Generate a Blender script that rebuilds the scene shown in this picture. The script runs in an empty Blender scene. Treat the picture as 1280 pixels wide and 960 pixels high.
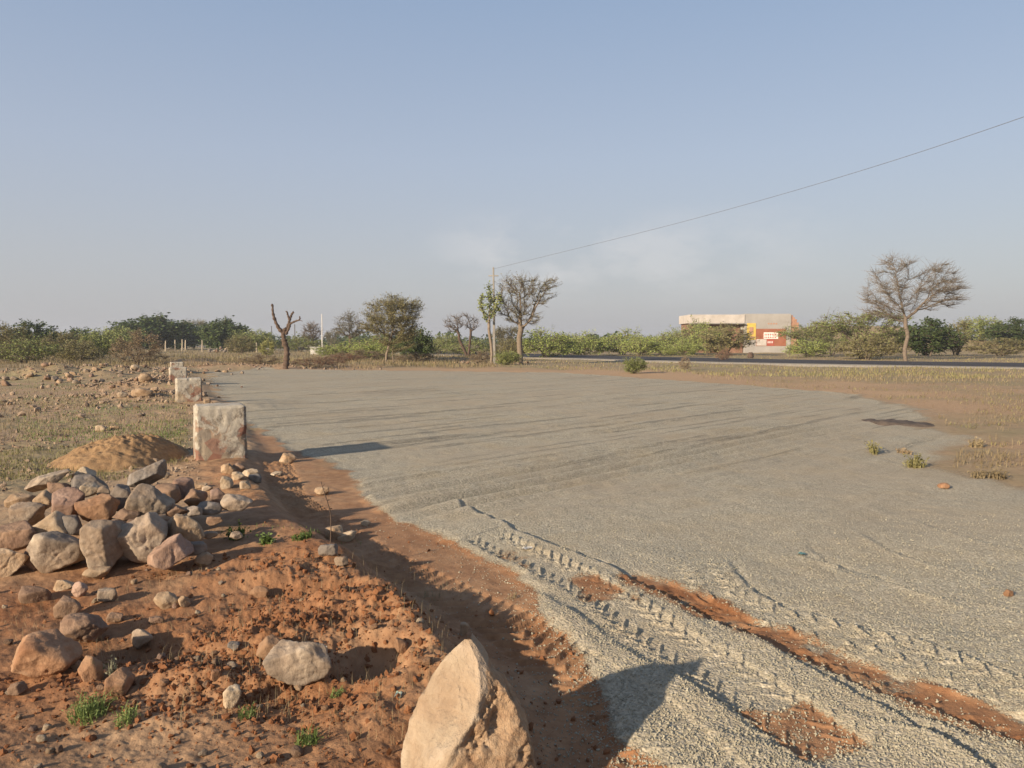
import bpy, bmesh, math, random
import numpy as np
from mathutils import Vector, Matrix

rnd = random.Random(7)
RNG = np.random.default_rng(11)
S = bpy.context.scene
COL = S.collection
PI = math.pi

# ------------------------------------------------------------------ camera geometry
F = 985.0                 # focal length in photo pixels (1280 wide)
CAMZ = 1.6
PITCH = math.radians(3.08)

def ray(px, py):
    a, b = (px - 640) / F, -(py - 480) / F
    c, s = math.cos(PITCH), math.sin(PITCH)
    return np.array([a, c + b * s, b * c - s])

def flat(px, py, z=0.0):
    d = ray(px, py); t = (z - CAMZ) / d[2]
    return d[0] * t, d[1] * t

def at(px, py, Y):
    d = ray(px, py); t = Y / d[1]
    return d[0] * t, Y, CAMZ + d[2] * t

# ------------------------------------------------------------------ noise
def _h(ix, iy, iz, seed):
    h = (ix * 374761393 + iy * 668265263 + iz * 2147483647 + seed * 1274126177) & 0xffffffff
    h = ((h ^ (h >> 13)) * 1274126177) & 0xffffffff
    h = ((h ^ (h >> 16)) * 2246822519) & 0xffffffff
    return (h ^ (h >> 15)) / 4294967295.0

def vn(x, y, seed=0):
    x = np.asarray(x, float); y = np.asarray(y, float)
    ix = np.floor(x).astype(np.int64); iy = np.floor(y).astype(np.int64)
    fx = x - ix; fy = y - iy
    ux = fx * fx * fx * (fx * (fx * 6 - 15) + 10); uy = fy * fy * fy * (fy * (fy * 6 - 15) + 10)
    a = _h(ix, iy, 0, seed); b = _h(ix + 1, iy, 0, seed); c = _h(ix, iy + 1, 0, seed); d = _h(ix + 1, iy + 1, 0, seed)
    return ((a * (1 - ux) + b * ux) * (1 - uy) + (c * (1 - ux) + d * ux) * uy) * 2 - 1

def vn3(p, seed=0):
    i = np.floor(p).astype(np.int64); f = p - i
    u = f * f * (3 - 2 * f); r = 0
    for dx in (0, 1):
        wx = u[:, 0] if dx else 1 - u[:, 0]
        for dy in (0, 1):
            wy = u[:, 1] if dy else 1 - u[:, 1]
            for dz in (0, 1):
                wz = u[:, 2] if dz else 1 - u[:, 2]
                r = r + wx * wy * wz * _h(i[:, 0] + dx, i[:, 1] + dy, i[:, 2] + dz, seed)
    return r * 2 - 1

def fbm(x, y, seed=0, o=4, g=0.5):
    s = 0; a = 1; n = 0
    for k in range(o):
        s = s + a * vn(x * 2 ** k + 17.3 * k, y * 2 ** k - 9.1 * k, seed + k); n += a; a *= g
    return s / n

def fbm3(p, seed=0, o=4, g=0.5):
    s = 0; a = 1; n = 0
    for k in range(o):
        s = s + a * vn3(p * 2 ** k + 5.7 * k, seed + k); n += a; a *= g
    return s / n

def worley(x, y, seed=0):
    """dome height 0..1 of the nearest lump, lumps of random size"""
    ix = np.floor(x).astype(np.int64); iy = np.floor(y).astype(np.int64)
    best = np.zeros_like(x)
    for dx in (-1, 0, 1):
        for dy in (-1, 0, 1):
            cx, cy = ix + dx, iy + dy
            px = cx + _h(cx, cy, 1, seed); py = cy + _h(cx, cy, 2, seed); q = _h(cx, cy, 3, seed)
            r = 0.2 + 0.55 * q * q
            d2 = ((x - px) ** 2 + (y - py) ** 2) / (r * r)
            best = np.maximum(best, r * np.sqrt(np.maximum(0, 1 - d2)))
    return best

def sst(a, b, x):
    t = np.clip((x - a) / (b - a), 0, 1); return t * t * (3 - 2 * t)

def polyline(x, y, pts):
    """signed distance (left of travel positive) and arc length along a polyline"""
    best = np.full(x.shape, 1e18); sg = np.zeros(x.shape); arc = np.zeros(x.shape); acc = 0
    for (ax, ay), (bx, by) in zip(pts[:-1], pts[1:]):
        ex, ey = bx - ax, by - ay; L = math.hypot(ex, ey)
        t = np.clip(((x - ax) * ex + (y - ay) * ey) / (L * L), 0, 1)
        qx, qy = x - ax - t * ex, y - ay - t * ey
        d2 = qx * qx + qy * qy; m = d2 < best
        best = np.where(m, d2, best)
        sg = np.where(m, np.sign(ex * (y - ay) - ey * (x - ax)), sg)
        arc = np.where(m, acc + t * L, arc); acc += L
    return np.sqrt(best) * sg, arc, acc

def poly_sd(x, y, pts):
    best = np.full(x.shape, 1e18); ins = np.zeros(x.shape, bool); n = len(pts)
    for i in range(n):
        ax, ay = pts[i]; bx, by = pts[(i + 1) % n]
        ex, ey = bx - ax, by - ay
        t = np.clip(((x - ax) * ex + (y - ay) * ey) / (ex * ex + ey * ey + 1e-12), 0, 1)
        best = np.minimum(best, (x - ax - t * ex) ** 2 + (y - ay - t * ey) ** 2)
        if abs(ey) > 1e-12:
            c = ((ay > y) != (by > y)) & (x < ex * (y - ay) / ey + ax)
            ins ^= c
    return np.where(ins, 1, -1) * np.sqrt(best)

# ------------------------------------------------------------------ terrain
def FL(lst): return [flat(a, b) for a, b in lst]
GRAVEL = FL([(262, 467), (258, 474), (268, 490), (290, 511), (314, 535), (350, 558), (400, 572), (440, 590), (454, 612),
             (482, 640), (532, 662), (600, 692), (644, 716), (690, 768), (728, 815), (748, 860), (790, 915), (850, 975)]) \
    + [(1.0, 2.0), (2.0, 0.5), (12, 0.5), (12, 6)] \
    + FL([(1400, 640), (1300, 618), (1240, 600), (1165, 583), (1180, 562), (1215, 548), (1160, 530), (1160, 512), (1060, 492), (900, 479),
          (700, 466), (430, 462), (320, 462)])
BERM = [(0.95, -1.0), (0.62, 0.4), (0.3, 1.6), (0.06, 2.55), (-0.17, 3.4), (-0.5, 4.15), (-0.95, 4.95), (-1.45, 5.75), (-2.1, 6.9), (-2.75, 8.2),
        (-3.3, 9.5), (-3.75, 11.3), (-5.4, 15.2), (-9.8, 25), (-14.6, 36), (-24, 58)]
R1 = FL([(560, 622), (640, 663), (770, 715), (840, 750), (910, 785), (1000, 835), (1100, 890), (1240, 965), (1330, 1020)])
RED1 = FL([(770, 713), (850, 742), (920, 777), (1000, 808), (1100, 852), (1200, 883), (1330, 925)])
T1 = FL([(600, 668), (650, 692), (740, 735), (820, 790), (900, 840), (980, 895), (1075, 960)])
R2 = FL([(640, 722), (700, 760), (775, 812), (835, 846), (900, 890), (975, 945), (1020, 980)])
R3 = FL([(795, 893), (850, 908), (920, 925), (1000, 950), (1080, 985)])
R4 = FL([(905, 700), (940, 742), (990, 765), (1065, 785), (1140, 800), (1280, 850), (1400, 900)])
R5 = FL([(985, 690), (1060, 712), (1150, 745), (1230, 765)])
R6 = FL([(1040, 885), (1085, 905), (1140, 915), (1200, 940), (1260, 975)])
TRK = [(-3.2, 10.6), (-2.35, 8.2), (-1.7, 7.0), (-0.95, 5.75), (-0.1, 4.6), (0.5, 3.4), (0.85, 2.4), (1.2, 1.0)]
PILE = (-2.95, 6.15)

def gb(x, y, px, py, rx, ry, h, z=0.1, rot=0):
    cx, cy = flat(px, py, z); c, s = math.cos(rot), math.sin(rot)
    u = (x - cx) * c + (y - cy) * s; v = -(x - cx) * s + (y - cy) * c
    return h * np.exp(-(u / rx) ** 2 - (v / ry) ** 2)

def terrain(x, y, full=False):
    x = np.atleast_1d(np.asarray(x, float)); y = np.atleast_1d(np.asarray(y, float))
    r = np.hypot(x, y)
    near = 1 - sst(7.5, 13, r)
    sdg = poly_sd(x, y, GRAVEL)
    sdn = sdg + fbm(x * 2.2, y * 2.2, 3) * (0.05 + 0.016 * np.minimum(r, 40)) + fbm(x * .5, y * .5, 4) * np.minimum(.6, .008 * r)
    w = 0.06 + 0.008 * r + .45 * sst(1.5, 4.5, x) * (1 - sst(20, 30, r))
    g = sst(-w, w, sdn)
    sb, tb, _ = polyline(x, y, BERM)
    left = sst(-0.3, 0.12, sb)
    fade = (1 - 0.7 * sst(8.2, 10.5, y)) * (1 - .8 * sst(16, 30, y))
    wob = 1 + .45 * fbm(x * 1.6, y * 1.6, 21) + .25 * fbm(x * 5, y * 5, 22)
    sbw = sb + .07 * fbm(x * 2.5, y * 2.5, 23)
    berm = 0.095 * (.15 + .85 * sst(1.9, 3.1, y)) * fade * wob * np.where(sbw > 0, np.exp(-(sbw / 0.5) ** 2), np.exp(-(sbw / 0.17) ** 2))
    z = left * (0.055 + 0.03 * fbm(x * .5, y * .5, 5)) * (1 - .6 * sst(14, 40, r)) + berm
    z = z - (1 - g) * (1 - left) * near * 0.035
    far = sst(20, 60, r)
    z = z + (1 - g) * (.02 + .09 * far) * fbm(x * .23, y * .23, 8) * sst(3, 9, r)
    # diggings, hollows and heaps of the near soil
    for q in [(467, 826, .19, .14, -.20), (413, 743, .16, .13, -.19), (452, 738, .10, .07, -.11), (190, 800, .38, .16, -.11), (290, 770, .14, .10, -.07),
              (330, 800, .26, .16, .07), (250, 845, .26, .10, .06), (320, 728, .45, .12, .07), (420, 770, .35, .2, .05),
              (520, 835, .12, .12, .05), (430, 690, .2, .12, .05), (585, 935, .34, .40, -.17), (760, 950, .15, .12, .05), (240, 700, .7, .12, .03), (380, 865, .3, .12, -.05)]:
        z = z + gb(x, y, *q)
    z = z + .12 * np.exp(-((x - PILE[0]) / .85) ** 2 - ((y - PILE[1]) / .6) ** 2)
    # rubble banks on the left
    for cx, cy, rx, ry, h in [(*flat(150, 470), 4.5, 1.6, .42), (*flat(190, 487), 2.2, 1.1, .25), (*flat(180, 500), 1.6, .8, .18), (*flat(205, 480), 1.4, 1.6, .25),
                              (*flat(75, 475), 3.5, 1.6, .5), (*flat(250, 457), 3.2, 2.0, .42), (*flat(310, 461), 3.2, 1.2, .3), (*flat(400, 457), 4.5, 1.2, .32),
                              (*flat(575, 452), 6, 2.0, .3), (*flat(320, 507), .8, 1.5, .10)]:
        z = z + h * np.exp(-((x - cx) / rx) ** 2 - ((y - cy) / ry) ** 2) * (1 + .6 * fbm(x * .9, y * .9, 31))
    # earth bank behind the right-hand trees
    z = z + 4.2 * np.exp(-((x - 58) / 17) ** 4 - ((y - 135) / 13) ** 2) + 1.5 * np.exp(-((x - 85) / 20) ** 2 - ((y - 120) / 10) ** 2)
    red = np.zeros_like(x); dark = np.zeros_like(x); lanep = np.zeros_like(x)
    nm = r < 26
    if nm.any():
        X, Y = x[nm], y[nm]; rr = r[nm]; G = g[nm]; nr = near[nm]; Lf = left[nm]
        dz = np.zeros_like(X); rd = np.zeros_like(X)
        soil = 1 - G
        # rough soil
        rough = (.35 + .65 * Lf) * soil
        patch = sst(-.25, .45, fbm(X * .9, Y * .9, 41))
        nearr = 1 - sst(5.2, 8.5, rr)
        dug = np.zeros_like(X)
        for q in [(400, 790, .8, .75, 1.), (250, 830, .5, .35, .9), (320, 715, .8, .3, .9), (560, 830, .3, .6, .7), (120, 770, .6, .3, .45)]:
            dug += gb(X, Y, *q)
        dug = np.clip(dug, 0, 1) * (.45 + .55 * patch) + .10
        calm = 1 - .7 * np.exp(-((X - PILE[0]) / 1.3) ** 2 - ((Y - PILE[1] + .2) / 1.1) ** 2)
        dz += rough * calm * (.035 * fbm(X * 2.6, Y * 2.6, 42) * (.4 + .6 * dug) + .020 * fbm(X * 8, Y * 8, 43) * (.3 + .7 * dug))
        dz += rough * nearr * dug * calm * (.034 * worley(X * 6.3, Y * 6.3, 44) + .012 * worley(X * 19, Y * 19, 45) + .05 * (.5 - np.abs(fbm(X * 4.5, Y * 4.5, 145, 3))) + .026 * (.4 - np.abs(fbm(X * 12, Y * 12, 146, 4))))
        dz += rough * .016 * fbm(X * 20, Y * 20, 47, 4, .62) * nearr * (.4 + .6 * dug)
        dz += rough * (1 - nearr) * (.018 * fbm(X * 4, Y * 4, 48) + .012 * np.maximum(0, fbm(X * 11, Y * 11, 49)))
        # graded field: long furrows along one direction
        u = X * .70 + Y * .714; s = X * .714 - Y * .70
        s = s + .05 * fbm(u * .25, s * .25, 50)
        fur = .034 * vn(s * 4.2, u * .06, 51) * (1 - .6 * sst(16, 24, rr)) + .010 * vn(s * 9, u * .1, 52) * (1 - sst(8, 13, rr)) + .09 * np.maximum(0, vn(s * 1.8, u * .045, 53) - .42)
        band = np.exp(-((s + 6.1) / 1.1) ** 2) * sst(4.2, 5.4, u) * (1 - sst(13, 17, u))
        fur += band * (.040 * np.sin(s * 2 * PI / .31 + 1.5 * fbm(u * .4, s, 54)) + .012 * vn(s * 7, u * .3, 55))
        rd += (band * .40 * sst(.2, .9, -np.sin(s * 2 * PI / .31 + 1.5 * fbm(u * .4, s, 54))) + .28 * sst(.22, .6, -vn(s * 1.8, u * .06, 53)) * sst(9, 14, Y)) * (.6 + .8 * fbm(u * .7, s * 2, 59))
        lower = sst(5.5, 7.5, Y - .15 * X)
        dz += G * fur * (.25 + .75 * lower)
        dz += G * (.012 * fbm(X * 1.1, Y * 1.1, 56) + .006 * fbm(X * 6, Y * 6, 57, 3))
        dz += G * (1 - sst(4, 7, rr)) * .0035 * fbm(X * 75, Y * 75, 58, 2)
        # ruts
        def ridge(pts, hl, wl, hr, wr, step=0.0, wob_=.012, a0=.0, a1=.0):
            d, t, L = polyline(X, Y, pts)
            d = -d + wob_ * fbm(t * 4, t * 0 + .5, 60)
            e = sst(0, .25 + a0, t) * (1 - sst(L - .3 - a1, L, t))
            k = .75 + .5 * fbm(t * 5, t * 0, 61)
            v = np.where(d > 0, hl * np.exp(-(d / wl) ** 2) + step * np.exp(-(d / .3) ** 2), (hl + step) * np.exp(-(d / wr) ** 2) - hr * np.exp(-((d + 2.2 * wr) / (1.5 * wr)) ** 2))
            return v * e * k
        dz += ridge(R1, .006, .05, .008, .020, .024)
        dz += ridge(R2, .014, .28, .004, .035, .012, a0=.3, a1=.4)
        dz += ridge(R3, .020, .14, .004, .035, a0=.3, a1=.3)
        dz += ridge(R4, .010, .05, .008, .020, .012, wob_=.03)
        dz += ridge(R5, .010, .05, .006, .020, .008, wob_=.02)
        for ox, oy, hh_ in ((.75, .55, .008), (1.35, .9, .010), (2.1, 1.5, .007), (-.55, -.35, .006)):
            dz += ridge([(a_ + ox, b_ + oy) for a_, b_ in R4], hh_, .06, hh_ * .5, .025, hh_ * .6, wob_=.05)
        for q_ in (R6, [(a_ + .12, b_ + .10) for a_, b_ in R6], [(a_ + .35, b_ + .42) for a_, b_ in R6]):
            dz += ridge(q_, .012, .05, .01, .02, .008, wob_=.06)
        def cleats(pts, hw, gap, h, skew, phase=0, off=0.):
            d, t, L = polyline(X, Y, pts); d = d - off
            e = np.exp(-np.maximum(0, np.abs(d) - hw) ** 2 / .025 ** 2) * sst(0, .2, t) * (1 - sst(L - .2, L, t))
            wave = np.sin((t + skew * np.abs(d) + .035 * fbm(X * 4, Y * 4, 62)) * 2 * PI / gap + phase)
            return h * e * (np.maximum(0, wave) ** 4 - .16) * (.65 + .5 * sst(-.3, .3, fbm(X * 2.5, Y * 2.5, 63))), e
        _, e = cleats(T1, .15, .155, .0, .55); dz -= .014 * e
        for o_ in (-.13, .13):
            c, _ = cleats(T1, .050, .125, .020, 1.1, o_ * 9, o_); dz += c
        rd += e * .9 * sst(.0, .4, fbm(X * 1.6 + 3, Y * 1.6, 64) + .45 * np.exp(-((Y - 3.25) / .4) ** 2) + .3 * np.exp(-((Y - 5.9) / .7) ** 2) - .22)
        _, e = cleats(RED1, .10, .15, .0, -.5); dz -= .020 * e
        c, _ = cleats(RED1, .05, .12, .020, -.7, 0, -.07); dz += c
        dq, tq, Lq = polyline(X, Y, RED1)
        rd += np.exp(-(np.abs(dq + .07 * fbm(X * 3, Y * 3, 167)) / .15) ** 3) * sst(0, .3, tq) * (.95 + 1.0 * fbm(X * 5, Y * 5, 65, 4))
        rd += .55 * np.exp(-((dq + .05) / .28) ** 2) * sst(.1, .6, tq) * np.clip(.5 + 1.4 * fbm(X * 2.2, Y * 2.2, 165) + .4 * fbm(X * 9, Y * 9, 166), 0, 1)
        c, e = cleats(R4, .05, .13, .022, .9, 0, -.10); dz += c
        c, e = cleats(R4, .04, .13, .018, .9, 1, -.32); dz += c
        rd += .28 * sst(.05, .6, fbm(X * 1.1, Y * 1.1, 69) + .3 * fbm(X * 6, Y * 6, 68)) * (1 - .6 * sst(5, 9, rr))
        # tracks in the red lane beside the berm
        c, e = cleats(TRK, .17, .115, .030, .5); dz += c * (1 - G * .7) - .01 * e
        z[nm] += dz
        # colours
        lane = soil * (1 - Lf) * (1 - sst(1.6, 3.2, X)) * (1 - sst(14, 22, Y)) * sst(-9, -1, X + .3 * Y)
        rr_ = np.clip(rd * G, 0, 1); lanep[nm] = .42 * lane * (.7 + .6 * fbm(X * 2, Y * 2, 168))
        soilred = np.clip((1 - sst(5.0, 8.5, rr)) * (.55 + .6 * sst(-.5, .4, fbm(X * .8, Y * .8, 66))) + .85 * lane, 0, 1)
        sbn = sb[nm]
        soilred = np.maximum(soilred, .8 * np.exp(-((sbn - .1) / .5) ** 2) * (1 - sst(9, 12, Y)))
        soilred *= 1 - .45 * np.exp(-((X - flat(180, 900)[0]) / .5) ** 2 - ((Y - 3.0) / .35) ** 2)
        red[nm] = np.where(G > .5, rr_, soilred)
        g2 = g.copy(); g2[nm] = G * (1 - .93 * rr_); gcol = g2
        dk = np.zeros_like(X)  # darker soil patches; over the hollow its shade is put into the colour
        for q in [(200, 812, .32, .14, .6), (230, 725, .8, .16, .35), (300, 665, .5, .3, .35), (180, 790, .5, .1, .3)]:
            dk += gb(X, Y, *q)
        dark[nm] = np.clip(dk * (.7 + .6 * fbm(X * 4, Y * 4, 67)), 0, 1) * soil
    else:
        gcol = g
    if not full:
        return z
    # far colouring
    orange = np.exp(-np.maximum(0, -sdg - np.where(x > 3, .16, .10) * r + .05 * r - 3.0 * fbm(x * .3, y * .3, 70) + np.maximum(0, 30 - y) * .09) ** 2 / 9) * (1 - .35 * sst(6, 11, x) * sst(-.2, .3, fbm(x * .45, y * .45, 76))) * sst(14, 26, r) * sst(-12, 2, x + .12 * y)
    orange = np.maximum(orange, .8 * np.exp(-((x - 8.3) / 1.8) ** 2 - ((y - 11.6) / 1.2) ** 2) * sst(-.3, .3, fbm(x * .8, y * .8, 75)))
    for cx, cy, rx, ry in [(*flat(250, 457), 4, 3), (*flat(330, 461), 5, 1.6)]:
        orange = np.maximum(orange, np.exp(-((x - cx) / rx) ** 2 - ((y - cy) / ry) ** 2))
    red = np.maximum(red, .30 * orange * (1 - g))
    grass = sst(-.25, .35, fbm(x * .55, y * .55, 71) + .18 * fbm(x * 4, y * 4, 72)) * sst(6.5, 11, r) * (1 - .85 * orange) * (.75 + .25 * far)
    grass = grass * np.where(left > .5, 1, 1)
    grass = np.where((y > 30) & (orange < .3), np.maximum(grass, .55), grass) * (1 - g)
    grass = grass * (1 - near * (1 - left))
    return z, g, gcol, np.clip(red, 0, 1), np.clip(grass, 0, 1), dark, np.clip(np.maximum(orange, lanep) * (1 - g), 0, 1), g * sst(7, 13, y - .35 * x)

def ground_hit(px, py):
    d = ray(px, py); ts = np.linspace(1.2, 40, 900) ** 1.0
    p = d[None, :] * ts[:, None]; zt = terrain(p[:, 0], p[:, 1])
    below = np.nonzero(CAMZ + p[:, 2] < zt)[0]
    i = below[0] if len(below) else len(ts) - 1
    return p[i, 0], p[i, 1], zt[i]

# ------------------------------------------------------------------ materials
def mat(name):
    m = bpy.data.materials.new(name); m.use_nodes = True
    nt = m.node_tree; b = nt.nodes['Principled BSDF']
    b.inputs['Roughness'].default_value = 0.9
    b.inputs['Specular IOR Level'].default_value = 0.2
    return m, nt, b
def N(nt, t, **kw):
    n = nt.nodes.new(t)
    for k, v in kw.items():
        if k in n.inputs.keys(): n.inputs[k].default_value = v
        else: setattr(n, k, v)
    return n
def Lk(nt, a, b): nt.links.new(a, b)
def mix(nt, fac, a, b, mode='MIX'):
    n = nt.nodes.new('ShaderNodeMix'); n.data_type = 'RGBA'; n.blend_type = mode
    for sock, v in ((n.inputs[0], fac), (n.inputs[6], a), (n.inputs[7], b)):
        if hasattr(v, 'links'): nt.links.new(v, sock)
        else: sock.default_value = v if not isinstance(v, tuple) else (*v, 1)[:4]
    return n.outputs[2]
def ramp(nt, sock, stops):
    n = nt.nodes.new('ShaderNodeValToRGB'); e = n.color_ramp.elements
    while len(e) < len(stops): e.new(0.5)
    for i, (p, c) in enumerate(stops):
        e[i].position = p; e[i].color = (*c, 1) if isinstance(c, tuple) else (c, c, c, 1)
    nt.links.new(sock, n.inputs[0]); return n.outputs[0]
def noise(nt, co, scale, detail=4, rough=.55, dist=0):
    n = N(nt, 'ShaderNodeTexNoise'); n.inputs['Scale'].default_value = scale; n.inputs['Detail'].default_value = detail
    n.inputs['Roughness'].default_value = rough; n.inputs['Distortion'].default_value = dist
    nt.links.new(co, n.inputs['Vector']); return n.outputs[0]
def bump(nt, b, h, strength, dist):
    n = N(nt, 'ShaderNodeBump'); n.inputs['Strength'].default_value = strength; n.inputs['Distance'].default_value = dist
    nt.links.new(h, n.inputs['Height']); nt.links.new(n.outputs[0], b.inputs['Normal']); return n
def attr(nt, name):
    n = N(nt, 'ShaderNodeAttribute'); n.attribute_name = name; return n.outputs['Fac']
def math_(nt, op, a, b=None):
    n = nt.nodes.new('ShaderNodeMath'); n.operation = op
    for i, v in enumerate((a, b)):
        if v is None: continue
        if hasattr(v, 'links'): nt.links.new(v, n.inputs[i])
        else: n.inputs[i].default_value = v
    return n.outputs[0]

def ground_material():
    m, nt, b = mat('earth_and_gravel')
    co = N(nt, 'ShaderNodeNewGeometry').outputs['Position']
    n1 = noise(nt, co, 1.3, 5); n2 = noise(nt, co, 9, 6, .65); n3 = noise(nt, co, 70, 3, .6)
    tan = ramp(nt, n2, [(.3, (.235, .150, .084)), (.5, (.32, .215, .123)), (.72, (.41, .295, .178))])
    red = ramp(nt, n2, [(.28, (.145, .054, .020)), (.5, (.235, .099, .039)), (.72, (.335, .162, .072))])
    soil = mix(nt, attr(nt, 'red'), tan, red)
    soil = mix(nt, ramp(nt, n1, [(.35, 0.0), (.7, .45)]), soil, (.30, .185, .105))
    soil = mix(nt, math_(nt, 'MULTIPLY', attr(nt, 'pale'), .85), soil, ramp(nt, n2, [(.3, (.33, .20, .105)), (.7, (.45, .30, .17))]))
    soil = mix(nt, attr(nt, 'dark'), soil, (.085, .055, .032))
    gr = ramp(nt, noise(nt, co, 2.6, 6, .7), [(.35, (.15, .132, .058)), (.55, (.24, .20, .102)), (.7, (.32, .26, .145))])
    gm = math_(nt, 'MULTIPLY', attr(nt, 'grass'), ramp(nt, noise(nt, co, 1.1, 6, .7), [(.32, 0.25), (.6, 1.0)]))
    soil = mix(nt, gm, soil, gr)
    vo = N(nt, 'ShaderNodeTexVoronoi'); vo.inputs['Scale'].default_value = 72; Lk(nt, co, vo.inputs['Vector'])
    sep = N(nt, 'ShaderNodeSeparateColor'); Lk(nt, vo.outputs['Color'], sep.inputs[0])
    st = ramp(nt, sep.outputs[0], [(0, (.220, .187, .130)), (.3, (.309, .265, .186)), (.7, (.366, .314, .223)), (1, (.464, .403, .295))])
    gt = ramp(nt, n1, [(.3, (.93, .94, .95)), (.5, (1, 1, 1)), (.75, (1.0, .95, .86))])
    st = mix(nt, 1.0, st, gt, 'MULTIPLY')
    st = mix(nt, ramp(nt, n2, [(.45, 0.0), (.8, .32)]), st, (.30, .235, .155))
    n0 = noise(nt, co, .33, 6, .62)
    st = mix(nt, ramp(nt, n0, [(.42, 0.0), (.62, .5)]), st, (.335, .265, .178))
    ga = attr(nt, 'gravel')
    gn = math_(nt, 'ADD', ga, math_(nt, 'MULTIPLY', math_(nt, 'SUBTRACT', n3, .5), 1.2))
    gmix = ramp(nt, gn, [(.38, 0.0), (.62, 1.0)])
    Lk(nt, mix(nt, gmix, soil, st), b.inputs['Base Color'])
    hs = math_(nt, 'ADD', math_(nt, 'MULTIPLY', n2, .6), math_(nt, 'MULTIPLY', noise(nt, co, 55, 5, .7), .5))
    hg = math_(nt, 'MULTIPLY', vo.outputs['Distance'], -.42)
    # fine raking lines left by the grader, along one ground direction
    mp = N(nt, 'ShaderNodeMapping'); mp.inputs['Rotation'].default_value = (0, 0, -math.radians(46)); Lk(nt, co, mp.inputs['Vector'])
    mq = N(nt, 'ShaderNodeMapping'); mq.inputs['Scale'].default_value = (.16, 3.2, 1); Lk(nt, mp.outputs[0], mq.inputs['Vector'])
    rk = noise(nt, mq.outputs[0], 1.0, 6, .68)
    rk = math_(nt, 'MULTIPLY', ramp(nt, rk, [(.36, 0.0), (.44, 1.0)]), ramp(nt, math_(nt, 'MULTIPLY', attr(nt, 'graded'), 1.0), [(0.0, 0.0), (1.0, 1.0)]))
    hg = math_(nt, 'ADD', hg, math_(nt, 'MULTIPLY', rk, 3.0))
    hh = nt.nodes.new('ShaderNodeMix'); hh.data_type = 'FLOAT'
    Lk(nt, gmix, hh.inputs[0]); Lk(nt, hs, hh.inputs[2]); Lk(nt, hg, hh.inputs[3])
    bump(nt, b, hh.outputs[0], .8, .016)
    return m

def rock_material(name, a, c, d, dusty=(.28, .175, .10), dust=.5, strata=0.0):
    m, nt, b = mat(name)
    tc = N(nt, 'ShaderNodeTexCoord').outputs['Object']
    oi = N(nt, 'ShaderNodeObjectInfo')
    ad = N(nt, 'ShaderNodeVectorMath', operation='ADD'); Lk(nt, tc, ad.inputs[0])
    mu = N(nt, 'ShaderNodeVectorMath', operation='SCALE'); Lk(nt, oi.outputs['Location'], mu.inputs[0]); mu.inputs['Scale'].default_value = 3.7
    Lk(nt, mu.outputs[0], ad.inputs[1]); co = ad.outputs[0]
    n1 = noise(nt, co, 5, 6, .65, .3); n2 = noise(nt, co, 22, 6, .7); n3 = noise(nt, co, 3, 2)
    col = ramp(nt, n1, [(.32, a), (.5, c), (.68, d)])
    if strata:
        wv = N(nt, 'ShaderNodeTexWave'); wv.inputs['Scale'].default_value = 4; wv.inputs['Distortion'].default_value = 6; wv.inputs['Detail'].default_value = 4; Lk(nt, co, wv.inputs['Vector'])
        col = mix(nt, math_(nt, 'MULTIPLY', wv.outputs['Fac'], strata), col, tuple(v * .6 for v in a))
    col = mix(nt, ramp(nt, n2, [(.35, .35), (.6, 0.0)]), col, tuple(v * .5 for v in a))
    col = mix(nt, math_(nt, 'MULTIPLY', ramp(nt, n3, [(.42, 0.0), (.62, 1.0)]), dust), col, dusty)
    hsv = N(nt, 'ShaderNodeHueSaturation'); Lk(nt, col, hsv.inputs['Color'])
    Lk(nt, math_(nt, 'ADD', math_(nt, 'MULTIPLY', oi.outputs['Random'], .4), .8), hsv.inputs['Value'])
    Lk(nt, hsv.outputs[0], b.inputs['Base Color'])
    h = math_(nt, 'ADD', n1, math_(nt, 'MULTIPLY', n2, .6))
    bump(nt, b, h, .8, .022)
    return m

def simple(name, c1, c2, scale=4, rough=.9, bumpd=0.01, space='Object', trans=0.0, var=.25):
    m, nt, b = mat(name)
    co = N(nt, 'ShaderNodeTexCoord').outputs['Object'] if space == 'Object' else N(nt, 'ShaderNodeNewGeometry').outputs['Position']
    n1 = noise(nt, co, scale, 5, .65)
    col = ramp(nt, n1, [(.3, c1), (.7, c2)])
    oi = N(nt, 'ShaderNodeObjectInfo')
    hsv = N(nt, 'ShaderNodeHueSaturation'); Lk(nt, col, hsv.inputs['Color'])
    Lk(nt, math_(nt, 'ADD', math_(nt, 'MULTIPLY', oi.outputs['Random'], var), 1 - var / 2), hsv.inputs['Value'])
    Lk(nt, hsv.outputs[0], b.inputs['Base Color'])
    b.inputs['Roughness'].default_value = rough
    if bumpd: bump(nt, b, noise(nt, co, scale * 4, 5, .7), .5, bumpd)
    if trans:
        t = N(nt, 'ShaderNodeBsdfTranslucent'); Lk(nt, hsv.outputs[0], t.inputs[0])
        mx = N(nt, 'ShaderNodeMixShader'); mx.inputs[0].default_value = trans
        Lk(nt, b.outputs[0], mx.inputs[1]); Lk(nt, t.outputs[0], mx.inputs[2])
        Lk(nt, mx.outputs[0], nt.nodes['Material Output'].inputs['Surface'])
    return m

def leaf_mat(name, c1, c2): return simple(name, c1, c2, .8, .6, 0, 'Geo', .25, .3)

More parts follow.
